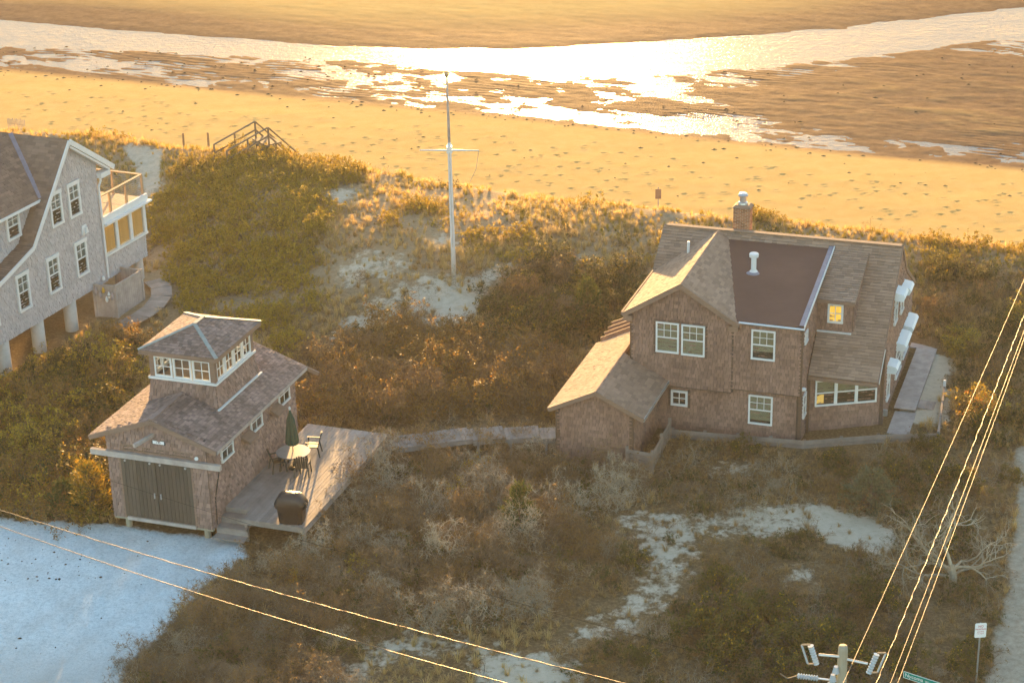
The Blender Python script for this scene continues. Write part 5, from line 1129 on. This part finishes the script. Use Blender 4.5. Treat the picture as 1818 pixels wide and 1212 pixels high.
def shrub_proto(seed, bark, leafm, nleaf, lsize, stems=7, depth=3, spread=.75, L=.42, r=.02, curl=.4, kids=3, second=None, nsecond=0, whisk=1):
    """unit shrub about 1 m tall; returns (branch mesh, foliage mesh or None)"""
    rnd = random.Random(seed); mb = MB(); tips = []
    for i in range(stems):
        a = 2 * math.pi * (i + rnd.random() * .7) / stems; d = Vector((math.cos(a) * spread, math.sin(a) * spread, rnd.uniform(.55, 1.1))).normalized()
        grow(mb, tips, Vector((math.cos(a) * .06, math.sin(a) * .06, -.05)), d, L * rnd.uniform(.8, 1.2), r, depth, rnd, curl, .0, kids)
    for (p, d) in tips:
        for _ in range(whisk):
            q = p + (d * .6 + rvec(rnd)).normalized() * rnd.uniform(.06, .17); m_ = p.lerp(q, .5) + rvec(rnd) * .02; mb.tube([p, m_, q], [.0042, .0034, .002], 3, False)
    br = mb.mesh('branches', MATS[bark]); fo = None
    if nleaf:
        mb = MB()
        for _ in range(nleaf):
            p, d = rnd.choice(tips); q = p + rvec(rnd) * rnd.uniform(0, .09); leaf(mb, q, (d * .4 + rvec(rnd)).normalized() * lsize * rnd.uniform(.6, 1.3), lsize * .3, Vector((0, 0, 1)) + rvec(rnd) * .6)
        if second: 
            k = len(mb.f)
            for _ in range(nsecond):
                p, d = rnd.choice(tips[:max(3, len(tips) // 3)]); q = p + rvec(rnd) * rnd.uniform(0, .07); leaf(mb, q, (d * .4 + rvec(rnd)).normalized() * lsize * rnd.uniform(.8, 1.5), lsize * .36, Vector((0, 0, 1)) + rvec(rnd) * .6)
        fo = mb.mesh('foliage', MATS[leafm])
        if second:
            fo.materials.append(MATS[second]); mi = [0] * k + [1] * (len(mb.f) - k); fo.polygons.foreach_set('material_index', mi)
    return br, fo
def cedar_proto(seed, leafm='leaf_cedar'):
    rnd = random.Random(seed); mb = MB(); mb.tube([(0, 0, -.05), (.02, .0, .5), (0, .02, .95)], [.03, .02, .006], 5); fm = MB(); 
    for i in range(64):
        z = .06 + .9 * (i / 64) ** 1.05; a = i * 2.4 + rnd.random(); rr = (.46 * (1 - z) ** .75 + .05) * rnd.uniform(.7, 1.15)
        e = Vector((math.cos(a) * rr, math.sin(a) * rr, z + .12 + .1 * rnd.random())); s = Vector((0, 0, z)); mb.tube([s, s.lerp(e, .6) - Vector((0, 0, .02)), e], [.008, .005, .002], 3, False)
        for k in range(34):
            t = rnd.uniform(.35, 1.05); p = s.lerp(e, t) + rvec(rnd) * .055; d = ((e - s).normalized() * .6 + rvec(rnd) * .7 + Vector((0, 0, .5))).normalized() * rnd.uniform(.05, .1); leaf(fm, p, d, .012, rvec(rnd))
    return mb.mesh('branches', MATS['bark_dark']), fm.mesh('foliage', MATS[leafm])
def tuft_proto(name, seed, mat, n=34, h=.75, lean=.75):
    rnd = random.Random(seed); mb = MB()
    wind = Vector((rnd.uniform(-.3, .3), rnd.uniform(-.3, .3), 0))
    for _ in range(n):
        a = rnd.uniform(0, 6.283); b = Vector((math.cos(a), math.sin(a), 0)); p = b * rnd.uniform(0, .12); L = h * rnd.uniform(.55, 1.15); ln = lean * rnd.uniform(.15, 1.0)
        m = p + (b * ln * .25 + wind * .2 + Vector((0, 0, .62))) * L; e = p + (b * ln * .8 + wind * .7 + Vector((0, 0, 1 - .35 * ln))) * L; s = Vector((-b.y, b.x, 0)) * rnd.uniform(.006, .011)
        k = len(mb.v); mb.v += [tuple(p - s), tuple(p + s), tuple(m + s * .9), tuple(m - s * .9), tuple(e)]; mb.f += [(k, k + 1, k + 2, k + 3), (k + 3, k + 2, k + 4)]
    return bpy.data.objects.new(name, mb.mesh(name, MATS[mat]))
def merged(name, br, fo):               # prototype for scattered cover: both meshes in one
    me = bpy.data.meshes.new(name); bm = bmesh.new(); bm.from_mesh(br); nb = len(bm.faces)
    if fo: bm.from_mesh(fo)
    bm.faces.ensure_lookup_table()
    for i, f in enumerate(bm.faces): f.material_index = 0 if i < nb else f.material_index + 1
    bm.to_mesh(me); bm.free(); me.materials.append(br.materials[0])
    if fo:
        for m in fo.materials: me.materials.append(m)
    return bpy.data.objects.new(name, me)
P_GRAY = [shrub_proto(100 + i, 'bark_gray' if i % 2 else 'bark_mid', 'leaf_rust', 260, .045, 9, 3, .8, .40, .0105, .65, whisk=5) for i in range(5)]
P_TWIG = [shrub_proto(120 + i, 'bark_brown' if i else 'bark_mid', 'leaf_rust', 700, .045, 9, 3, .7, .40, .013, .45, whisk=4) for i in range(3)]
P_RUST = [shrub_proto(140 + i, 'bark_brown', 'leaf_rust', 2200, .05, 9, 3, .7, .40, .015, .4, second='leaf_orange', nsecond=60) for i in range(3)]
P_GREEN = [shrub_proto(160 + i, 'bark_dark', 'leaf_green', 2400, .065, 8, 3, .75, .40, .016, .35, second='leaf_yellow', nsecond=90) for i in range(3)]
P_ROSE = [shrub_proto(180 + i, 'bark_brown', 'leaf_rose', 1500, .07, 8, 3, .75, .38, .014, .4, second='leaf_yellow', nsecond=110) for i in range(3)]
P_YEL = [shrub_proto(200 + i, 'bark_brown', 'leaf_yellow', 1100, .06, 7, 3, .65, .40, .014, .4, second='leaf_orange', nsecond=250) for i in range(2)]
P_CEDAR = [cedar_proto(220 + i) for i in range(2)]; P_SAGE = [cedar_proto(230, 'leaf_sage')]; P_SUN_TINT = [cedar_proto(240, 'leaf_sun_tint')]
G_TAN = [tuft_proto('tuft', 300 + i, 'grass_tan', 46, .62, 1.2) for i in range(3)]; G_DUN = [tuft_proto('tuft', 310 + i, 'grass_dun', 46, .55, 1.5) for i in range(3)]; G_GRN = [tuft_proto('tuft', 320 + i, 'grass_green', 36, .5, 1.1) for i in range(2)]
U_TWIG = [merged('twigs', *shrub_proto(400 + i, 'bark_gray', 'leaf_rust', 130, .05, 6, 2, .9, .42, .013, .5)) for i in range(2)] + [merged('twigs', *shrub_proto(410 + i, 'bark_brown', 'leaf_rust', 260, .05, 6, 2, .9, .42, .012, .5)) for i in range(2)]
U_ROSE = [merged('rose_cover', *shrub_proto(420 + i, 'bark_brown', 'leaf_rose', 520, .085, 6, 2, .8, .42, .012, .4, second='leaf_yellow', nsecond=170)) for i in range(3)]
U_GREEN = [merged('green_cover', *shrub_proto(430 + i, 'bark_dark', 'leaf_green', 650, .07, 6, 2, .85, .42, .012, .4)) for i in range(2)]

# ---- keep-out: footprints of what people built
def foot_local(F, x0, x1, y0, y1): return [F.w((x, y, 0))[:2] for x, y in ((x0, y0), (x1, y0), (x1, y1), (x0, y1))]
KEEP = [foot_local(MH, -2.5, 7.9, .0, 11.3), foot_local(MH, -4.3, -.8, -3.5, 3.4), foot_local(MH, 7.5, 9.2, 1.8, 12.0), foot_local(BH, -.15, 4.3, -.3, 7.9), foot_local(BH, 4.1, 7.95, .1, 8.8),
        foot_local(BH, 4.1, 5.6, -.8, .5), foot_local(LH, -12, 4.0, -.5, 6), [un(*q, 1.1)[:2] for q in ((676, 752), (840, 738), (1000, 738), (1000, 782), (850, 788), (690, 808))],
        [LH.w((x, y, 0))[:2] for x, y in ((-1.6, -2.2), (2.6, -2.2), (2.6, 0), (-1.6, 0))], [un(*q, .9)[:2] for q in ((180, 592), (230, 585), (290, 545), (302, 515), (280, 485), (240, 510), (190, 560))]]
def keep_out(xy, grow_=0.0):
    m = np.zeros(len(xy), bool)
    for k in KEEP:
        k = np.array(k); c = k.mean(0); kk = c + (k - c) * (1 + grow_ / np.maximum(np.linalg.norm(k - c, axis=1, keepdims=True), .1)); m |= in_poly(xy, kk)
    return m
_sx = np.arange(-34, 34, .25); 
def candidates(step, seed):
    r_ = np.random.default_rng(seed); gx, gy = np.meshgrid(np.arange(-34, 34, step), np.arange(50, 118, step))
    xy = np.stack([gx.ravel(), gy.ravel()], 1) + r_.uniform(-.5, .5, (gx.size, 2)) * step
    z = height(xy[:, 0], xy[:, 1]); px = project(np.column_stack([xy, z])); yc = np.interp(xy[:, 0], CRX, CRY)
    ok = (px[:, 0] > -160) & (px[:, 0] < 1980) & (px[:, 1] < 1330) & (xy[:, 1] < yc + 2.2)
    xy, z, px = xy[ok], z[ok], px[ok]; ok = ~keep_out(xy, .15) & ~in_poly(px, Z_GRAVEL) & ~in_poly(px, Z_ROAD)
    return xy[ok], z[ok], px[ok], r_
def clear_mask(px):
    m = np.zeros(len(px), bool)
    for s in Z_CLEAR: m |= in_poly(px, s)
    return m
def sand_mask(px, xy, thr=.0):
    m = np.zeros(len(px), bool)
    for s in Z_SAND: m |= in_poly(px, s)
    return m
ZT_FRONT = [(450, 975), (620, 872), (668, 795), (985, 775), (1165, 830), (1165, 880), (1065, 925), (1100, 1000), (1010, 1090), (880, 1120), (700, 1112), (570, 1330), (218, 1330), (215, 1195), (335, 1075), (445, 990)]
ZT_BROWN = [(545, 650), (625, 612), (720, 572), (840, 592), (980, 640), (1000, 740), (830, 742), (690, 760), (545, 750)]
ZT_LEFT = [(-160, 670), (100, 640), (240, 600), (260, 640), (170, 770), (195, 925), (-160, 910)]
ZT_MID = [(855, 500), (960, 470), (1060, 480), (1160, 490), (1120, 560), (1050, 610), (975, 700), (970, 640), (860, 585)]
ZT_RIGHT = [(1640, 470), (1980, 520), (1980, 800), (1800, 795), (1690, 800), (1680, 650), (1640, 600)]
ZT_YARD = [(1165, 785), (1560, 790), (1700, 770), (1800, 800), (1800, 960), (1770, 1130), (1740, 1330), (900, 1330), (1000, 1100), (1110, 1000), (1165, 890)]
ZT_ROSE = [(265, 300), (450, 270), (640, 290), (650, 330), (575, 395), (570, 560), (520, 640), (440, 600), (330, 560), (305, 500), (262, 420)]
ZT_BACKLEFT = [(-160, 250), (215, 255), (240, 300), (250, 340), (180, 300), (-160, 300)]

def scatter(name, protos, xy, z, sc, idx, rs, label, cat, tilt=.12):
    me = bpy.data.meshes.new(name); me.from_pydata([tuple(p) for p in np.column_stack([xy, z])], [], []); n = len(xy)
    a = me.attributes.new('pick', 'INT', 'POINT'); a.data.foreach_set('value', idx.astype(np.int32))
    a = me.attributes.new('size', 'FLOAT', 'POINT'); a.data.foreach_set('value', sc.astype(np.float32))
    rot = np.column_stack([rs.uniform(-tilt, tilt, n), rs.uniform(-tilt, tilt, n), rs.uniform(0, 6.283, n)]).astype(np.float32)
    a = me.attributes.new('turn', 'FLOAT_VECTOR', 'POINT'); a.data.foreach_set('vector', rot.ravel())
    o = bpy.data.objects.new(name, me); COL.objects.link(o); tag(o, label, cat, kind='stuff')
    g = bpy.data.node_groups.new(name + '_nodes', 'GeometryNodeTree'); g.interface.new_socket('Geometry', in_out='INPUT', socket_type='NodeSocketGeometry'); g.interface.new_socket('Geometry', in_out='OUTPUT', socket_type='NodeSocketGeometry')
    gi, go, jn = g.nodes.new('NodeGroupInput'), g.nodes.new('NodeGroupOutput'), g.nodes.new('GeometryNodeJoinGeometry')
    def na(nm, tp): q = g.nodes.new('GeometryNodeInputNamedAttribute'); q.data_type = tp; q.inputs[0].default_value = nm; return q.outputs[0]
    tr, sz, pk = na('turn', 'FLOAT_VECTOR'), na('size', 'FLOAT'), na('pick', 'INT'); er = g.nodes.new('FunctionNodeEulerToRotation'); g.links.new(tr, er.inputs[0])
    for k, p in enumerate(protos):
        oi = g.nodes.new('GeometryNodeObjectInfo'); oi.inputs[0].default_value = p; oi.inputs['As Instance'].default_value = True
        cp = g.nodes.new('FunctionNodeCompare'); cp.data_type = 'INT'; cp.operation = 'EQUAL'; g.links.new(pk, cp.inputs[2]); cp.inputs[3].default_value = k
        ip = g.nodes.new('GeometryNodeInstanceOnPoints'); g.links.new(gi.outputs[0], ip.inputs['Points']); g.links.new(cp.outputs[0], ip.inputs['Selection']); g.links.new(oi.outputs['Geometry'], ip.inputs['Instance'])
        g.links.new(er.outputs[0], ip.inputs['Rotation']); g.links.new(sz, ip.inputs['Scale']); g.links.new(ip.outputs[0], jn.inputs[0])
    g.links.new(jn.outputs[0], go.inputs[0]); md = o.modifiers.new('scatter', 'NODES'); md.node_group = g; return o

def cover():
    # marram grass over the dune and the open yard
    xy, z, px, rs = candidates(.30, 1); yc = np.interp(xy[:, 0], CRX, CRY)
    sand = sand_mask(px, xy); rose = in_poly(px, ZT_ROSE); thick = in_poly(px, ZT_FRONT) | in_poly(px, ZT_BROWN) | in_poly(px, ZT_LEFT)
    yard = in_poly(px, ZT_YARD); patch = fbm(xy[:, 0] * .30, xy[:, 1] * .30, 61, 3) + .5; r0 = rs.random(len(xy))
    p = np.where(yard, .5 * (patch > .38) + .22, .95); p = np.where(rose, .4, p); p = np.where(thick, .10, p); p = np.where(sand, .20, p)
    p = np.where(yc - xy[:, 1] < 6, np.where(sand, p, 1.0), p); p = np.where((patch < .36) & ~yard, p * .3, p)
    p = np.where(clear_mask(px), .03, p); k = r0 < p; xy, z, px, yc, yard = xy[k], z[k], px[k], yc[k], yard[k]; n = len(xy)
    near = yc - xy[:, 1] < 5; g = rs.random(n); idx = np.where(near & (g < .55), 6 + rs.integers(0, 2, n), np.where(yard | (g < .25), 3 + rs.integers(0, 3, n), rs.integers(0, 3, n)))
    sc = rs.uniform(.45, 1.15, n) * np.where(yard, .85, 1.0) * (.75 + .6 * fbm(xy[:, 0] * .5, xy[:, 1] * .5, 66, 3))
    scatter('grass', G_TAN + G_DUN + G_GRN, xy, z - .03, sc, idx, rs, 'tan and green beach grass covering the dune and yard', 'grass')
    # low twiggy cover under the thickets
    xy, z, px, rs = candidates(.5, 2); sand = sand_mask(px, xy); patch = fbm(xy[:, 0] * .28, xy[:, 1] * .28, 71, 3) + .5; r0 = rs.random(len(xy))
    thick = in_poly(px, ZT_FRONT) | in_poly(px, ZT_BROWN) | in_poly(px, ZT_LEFT); mid = in_poly(px, ZT_MID) | in_poly(px, ZT_RIGHT); yard = in_poly(px, ZT_YARD)
    p = np.where(thick, .95, np.where(mid, .85, np.where(yard, .85 * (patch > .36), .04 * (patch > .5)))); p = np.where(sand, .16 * (patch > .45), p); p = np.where(clear_mask(px), .01, p); k = r0 < p; xy, z, px, patch = xy[k], z[k], px[k], patch[k]; n = len(xy)
    grn = (in_poly(px, ZT_LEFT) | in_poly(px, ZT_MID) | in_poly(px, ZT_RIGHT)) & (rs.random(n) < .5) | (rs.random(n) < .12)
    idx = np.where(grn, 4 + rs.integers(0, 2, n), rs.integers(0, 4, n)); scatter('undergrowth', U_TWIG + U_GREEN, xy, z - .03, rs.uniform(.45, .95, n), idx, rs, 'low tangle of brown twigs and leaves filling the thickets', 'undergrowth')
    # beach rose on the left dune
    xy, z, px, rs = candidates(.42, 3); k = in_poly(px, ZT_ROSE) & ~sand_mask(px, xy) & (fbm(xy[:, 0] * .45, xy[:, 1] * .45, 83, 4) > rs.uniform(-.25, .15, len(xy))) | (in_poly(px, ZT_LEFT) & (rs.random(len(xy)) < .3)) | ((px[:, 1] < 480) & (px[:, 0] < 1980) & (fbm(xy[:, 0] * .22, xy[:, 1] * .22, 81, 3) > .12) & ~sand_mask(px, xy) & (rs.random(len(xy)) < .4))
    xy, z = xy[k], z[k]; n = len(xy); scatter('rose_cover', U_ROSE, xy, z - .03, rs.uniform(.3, 1.0, n), rs.integers(0, 3, n), rs, 'yellow green beach rose leaves covering the left dune', 'ground cover')
cover()

def make_shrub(meshes, loc, s, rz, label, group, name='shrub', cat='shrub', sz=None):
    br, fo = meshes; o = tag(empty(name, loc, rz), label, cat, group); o.scale = (s, s, sz or s)
    b = bpy.data.objects.new('branches', br); COL.objects.link(b); b.parent = o
    if fo: f = bpy.data.objects.new('foliage', fo); COL.objects.link(f); f.parent = o
    return o
LANDMARKS = [((560, 940), 'the covered grill'), ((640, 850), 'the outer deck edge'), ((720, 800), 'the start of the boardwalk'), ((860, 790), 'the boardwalk landings'), ((1010, 810), 'the low wing wall'), ((1120, 850), 'the panel fence corner'),
    ((925, 945), 'the bright green juniper'), ((430, 1010), 'the tip of the shell drive'), ((330, 1090), 'the curved drive edge'), ((250, 1180), 'the bottom of the drive'), ((520, 1100), 'the middle of the foreground wires'), ((700, 1130), 'the foreground sand patch'), ((760, 1010), 'the heart of the gray thicket'), ((1080, 960), 'the left end of the long sand patch'),
    ((600, 640), 'the boathouse far corner'), ((700, 620), 'the flagpole sand flat'), ((790, 690), 'the small golden bush'), ((900, 700), 'the hollow behind the landings'), ((640, 720), 'the back edge of the deck'), ((980, 700), 'the lit wing roof'),
    ((30, 690), 'the nearest white pier'), ((120, 660), 'the gray house piers'), ((60, 800), 'the left picture edge beside the boathouse'), ((150, 820), 'the boathouse track beam'), ((130, 900), 'the sunlit cedar'), ((230, 620), 'the curved garden walk'), ((20, 890), 'the top of the shell drive'),
    ((880, 540), 'the right side of the flagpole sand'), ((1000, 520), 'the olive juniper'), ((1100, 540), 'the lit gable eave'), ((1020, 620), 'the lath screen'), ((1690, 520), 'the far corner of the walkway'), ((1800, 560), 'the end of the thin wire'), ((1730, 650), 'the overhead wires by the lane'), ((1720, 760), 'the yellow orange bush'),
    ((1230, 820), 'the small front window'), ((1400, 830), 'the low front fence'), ((1600, 830), 'the pale sage pine'), ((1740, 860), 'the head of the dirt lane'), ((1250, 980), 'the middle of the long sand patch'), ((1480, 1020), 'the right end of the long sand patch'), ((1160, 1120), 'the foreground sand trail'), ((1600, 1050), 'the dead tree'), ((1740, 1080), 'the no parking sign'), ((1450, 1180), 'the utility pole'), ((1050, 1190), 'the bottom picture edge'),
    ((330, 330), 'the sand path head'), ((470, 300), 'the beach stairs'), ((600, 310), 'the crest right of the stairs'), ((350, 470), 'the porch of the gray house'), ((520, 420), 'the middle of the left dune'), ((480, 570), 'the lookout roof')]
ORD = ['nearest'] + [q + ' nearest' for q in 'second third fourth fifth sixth seventh eighth ninth tenth eleventh twelfth thirteenth fourteenth fifteenth sixteenth seventeenth eighteenth nineteenth twentieth twenty-first twenty-second twenty-third twenty-fourth twenty-fifth'.split()]
def thicket(poly, pool, spacing, smin, smax, seed, label, group, limit=90, name='shrub', margin=.7):
    xy, z, px, rs = candidates(spacing, seed); k = in_poly(px, poly) & ~sand_mask(px, xy) & ~keep_out(xy, margin); xy, z, px = xy[k], z[k], px[k]; sel = rs.permutation(len(xy))[:limit]
    lm = np.array([q[0] for q in LANDMARKS], float); d = np.linalg.norm(px[sel][:, None] - lm[None], axis=2); own = d.argmin(1); dist = d.min(1)
    for n, i in enumerate(sel):
        rank = int((dist[own == own[n]] < dist[n]).sum()); what = LANDMARKS[own[n]][1]
        lab = '%s, %s to %s' % (label, ORD[rank], what) if rank < 25 else '%s, among those farther from %s' % (label, what)
        s = float(rs.uniform(smin, smax)); make_shrub(pool[int(rs.integers(0, len(pool)))], (xy[i, 0], xy[i, 1], z[i] - .04), s, float(rs.uniform(0, 6.28)), lab, group, name, name.split('_')[-1], sz=s * float(rs.uniform(.75, 1.2)))
thicket(ZT_FRONT, P_GRAY + P_TWIG, 1.25, .8, 1.75, 51, 'bare gray twiggy shrub', 'bare shrubs of the front thicket', 150, 'bare_shrub', .3)
thicket(ZT_BROWN, P_RUST + P_RUST + P_TWIG, 1.35, 1.4, 2.3, 52, 'rusty brown bush', 'brown bushes behind the boardwalk', 70, 'brown_bush')
thicket(ZT_LEFT, P_GREEN + P_RUST + P_ROSE, 1.35, 1.1, 2.0, 53, 'mixed green and rust shrub', 'shrubs left of the boathouse', 60, 'mixed_shrub')
thicket(ZT_MID, P_GREEN + P_GREEN + P_TWIG, 1.35, 1.0, 1.7, 54, 'dark green shrub', 'shrubs beside the shingled house', 50, 'green_shrub')
thicket(ZT_RIGHT, P_TWIG + P_GREEN + P_ROSE, 1.7, .8, 1.4, 55, 'brown green shrub', 'shrubs beyond the walkway', 45, 'mixed_shrub')
thicket(ZT_YARD, P_TWIG + P_GRAY + P_GREEN, 1.9, .5, 1.0, 56, 'low scrubby bush', 'scrub in the front yard', 60, 'scrub_bush')
thicket(ZT_ROSE, P_ROSE, 2.0, .6, 1.1, 57, 'leafy yellow green rose bush', 'rose bushes on the dune', 40, 'rose_bush')
def one(px, py, meshes, s, label, name='shrub', cat='shrub', sz=None):
    g = ground_at(px, py); make_shrub(meshes, (g[0], g[1], g[2] - .05), s, random.random() * 6, label, None, name, cat, sz)
one(165, 925, P_SUN_TINT[0], 2.4, 'young cedar painted sunlit amber at the left corner of the boathouse', 'cedar_tree', 'tree', 2.3)
one(187, 900, P_GREEN[1], 2.0, 'broad green bush added against the boathouse corner to shade the drive', 'green_bush', 'bush')  # invented bush, blocks low sun from streaking the shell drive
one(140, 868, P_GREEN[2], 2.3, 'tall green bush added behind the sunlit cedar to shade the drive', 'green_bush', 'bush')  # second invented bush, also keeps that sun off the drive
one(118, 918, P_CEDAR[1], 1.7, 'shorter cedar leaning left of the sunlit one by the boathouse', 'cedar_tree', 'tree', 1.5)
one(925, 945, P_CEDAR[1], 1.7, 'bright green juniper alone in the gray thicket', 'juniper_tree', 'tree', 1.9)
one(848, 835, P_YEL[0], .9, 'yellow leaved bush below the boardwalk', 'yellow_bush', 'bush')
one(1045, 575, P_CEDAR[0], 2.0, 'olive green juniper left of the shingled house roof', 'juniper_tree', 'tree', 2.0)
one(1545, 905, P_SAGE[0], 2.6, 'pale sage green pine above the bare sand patch', 'pine_shrub', 'shrub', 1.5)
one(1725, 745, P_YEL[1], 1.7, 'bright yellow orange bush by the end of the side fence', 'yellow_bush', 'bush')
one(1775, 690, P_YEL[0], 1.0, 'small yellow bush farther out toward the lane', 'yellow_bush', 'bush')
one(790, 680, P_YEL[1], .8, 'small golden bush among the brown bushes', 'yellow_bush', 'bush', 1.3)
one(772, 668, P_YEL[0], .7, 'yellow green bush in the middle of the brown hollow', 'yellow_bush', 'bush', 1.2)
one(700, 742, P_GREEN[0], .8, 'small green bush at the back edge of the boardwalk', 'green_bush', 'bush')
one(520, 1040, P_YEL[1], .5, 'small amber bush between the drive tip and the wires', 'amber_bush', 'bush', .9)
one(600, 985, P_YEL[0], .5, 'small yellow leaved bush below the grill', 'yellow_bush', 'bush')
one(810, 880, P_ROSE[1], .9, 'olive leaved bush between the yellow bush and the juniper', 'olive_bush', 'bush')
one(640, 1010, P_ROSE[0], .8, 'olive leaved bush under the middle wire', 'olive_bush', 'bush')
one(100, 650, P_YEL[0], .5, 'tiny yellow bush in front of the piers', 'yellow_bush', 'bush', .9)
for i, (px, py, s) in enumerate(((1250, 1140, 2.0), (1300, 1110, 2.2), (1345, 1135, 1.9), (1290, 1165, 1.8), (1375, 1105, 1.5))):
    g = ground_at(px, py); make_shrub(P_GREEN[i % 3], (g[0], g[1], g[2] - .05), s * .8, i * 1.3, 'dark green bayberry in the foreground clump, %s from its left side' % ['first', 'second', 'fourth', 'third, lowest', 'last'][i], 'bayberry clump in the foreground')
for i, (px, py, s) in enumerate(((1420, 1160, 2.0), (1480, 1150, 1.8), (1530, 1185, 2.0), (1560, 1080, 1.6), (1390, 1212, 1.9), (1600, 860, 1.5), (1660, 850, 1.5), (1700, 860, 1.3), (1480, 830, 1.3), (1600, 1190, 1.6))):
    g = ground_at(px, py); make_shrub(P_GREEN[(i + 1) % 3], (g[0], g[1], g[2] - .05), s * .75, i * 1.7, 'green shrub %s' % ['just behind the left fuse cutout', 'directly behind the pole top', 'right of the pole under the wires', 'left of the dead tree limbs', 'left of the pole at the bottom edge', 'right of the pale sage pine', 'under the thin wire above the dead tree', 'under the cables above the dead tree', 'left of the pale sage pine', 'beside the green street sign'][i], 'green shrubs near the utility pole')
for i, (px, py, s) in enumerate(((572, 945, 1.5), (606, 905, 1.6), (634, 868, 1.75), (664, 836, 1.9), (705, 822, 1.8), (752, 812, 1.8), (803, 806, 1.7), (862, 804, 1.7), (925, 806, 1.6), (970, 812, 1.5))):
    g = ground_at(px, py); make_shrub((P_GRAY + P_TWIG)[(i * 3) % 8], (g[0], g[1], g[2] - .05), s, i * 1.1, 'tangled twiggy shrub hugging the %s, %s from the grill' % (('deck edge', ['first', 'second', 'third', 'fourth'][i]) if i < 4 else ('boardwalk', ['first', 'second', 'third', 'fourth', 'fifth', 'sixth'][i - 4])), 'shrubs along the deck and boardwalk', 'hedge_shrub')
# dead tree
def dead_tree():
    g = ground_at(1690, 1040); t = tag(empty('dead_tree', (g[0], g[1], g[2] - .1)), 'bleached leafless dead tree sprawling near the dirt lane', 'tree'); rnd = random.Random(9)
    mb = MB(); mb.tube([(0, 0, 0), (.05, .1, .4), (.0, .3, .8)], [.17, .14, .12], 8); mb.build('trunk', MATS['bark_gray'], t)
    for i, (dx, dy, dz, L, r_) in enumerate(((-.9, .5, .6, 1.3, .06), (.9, .3, .5, 1.2, .06), (-.2, 1.0, .8, 1.3, .065), (.5, 1.0, .6, 1.3, .06), (-.8, -.5, .5, 1.1, .07), (.6, -.7, .45, 1.0, .065), (-1.0, .1, .25, 1.3, .06), (.1, .8, 1.0, 1.2, .075))):
        mb = MB(); tips = []; grow(mb, tips, Vector((.0, .1 + .03 * i, .4 + .05 * i)), Vector((dx, dy, dz)).normalized(), L, r_, 4, rnd, .42, .02, 3); mb.build('limb', MATS['bark_gray'], t)
dead_tree()
def litter():
    # wrack and weed scraps on the beach, dark scraps on the shell drive
    mb = MB(); rnd = random.Random(5)
    def scrap(x, y, z, s):
        n = 7; c = len(mb.v); mb.v.append((x, y, z + s * .35))
        for j in range(n):
            a = 2 * math.pi * j / n; q = s * rnd.uniform(.5, 1.2); mb.v.append((x + math.cos(a) * q * 1.7, y + math.sin(a) * q * .8, z - .02))
        for j in range(n): mb.f.append((c, c + 1 + j, c + 1 + (j + 1) % n))
    for _ in range(230):
        x = rnd.uniform(-40, 38); y = float(YW(x)) - abs(rnd.gauss(.3, 1.0)) if rnd.random() < .6 else rnd.uniform(float(np.interp(x, CRX, CRY)) + 9, float(YW(x)))
        scrap(x, y, float(foot(np.array([x]), np.array([y]))[0]) + .01, rnd.uniform(.03, .13))
    for _ in range(140):
        x = rnd.uniform(-40, 40); y = rnd.uniform(float(YW(x)) + 1, float(YC1(x))); scrap(x, y, WATER + .06, rnd.uniform(.04, .13))
    tag(mb.build('seaweed', MATS['seaweed']), 'dark seaweed scraps strewn along the tide line', 'seaweed', kind='stuff')
    mb2 = MB(); 
    for _ in range(75):
        px, py = (rnd.gauss(90, 70), rnd.gauss(1005, 22)) if rnd.random() < .7 else (rnd.uniform(0, 350), rnd.uniform(950, 1190))
        if px > 330: continue
        g = ground_at(px, py); n = 6; c = len(mb2.v); s = rnd.uniform(.02, .075); mb2.v.append((g[0], g[1], g[2] + s * .5))
        for j in range(n): a = 2 * math.pi * j / n; q = s * rnd.uniform(.6, 1.3); mb2.v.append((g[0] + math.cos(a) * q, g[1] + math.sin(a) * q, g[2] - .01))
        for j in range(n): mb2.f.append((c, c + 1 + j, c + 1 + (j + 1) % n))
    tag(mb2.build('leaf_litter', MATS['seaweed']), 'dark leaf and weed scraps scattered on the shell drive', 'litter', kind='stuff')
litter()

# ================================================================== sunlit sea air
def haze():
    mb = MB(); mb.box(-2600, 2600, -1600, 3600, -5.4, 37.0); o = mb.build('haze', None); o['kind'] = 'stuff'
    m = bpy.data.materials.new('haze_air'); m.use_nodes = True; nt = m.node_tree; nt.nodes.clear(); out = N(nt, 'ShaderNodeOutputMaterial'); v = N(nt, 'ShaderNodeVolumePrincipled')
    v.inputs['Color'].default_value = (0.97, 0.91, 0.82, 1); v.inputs['Density'].default_value = 0.00019; v.inputs['Anisotropy'].default_value = 0.33
    nt.links.new(v.outputs[0], out.inputs['Volume']); o.data.materials.append(m)
haze()
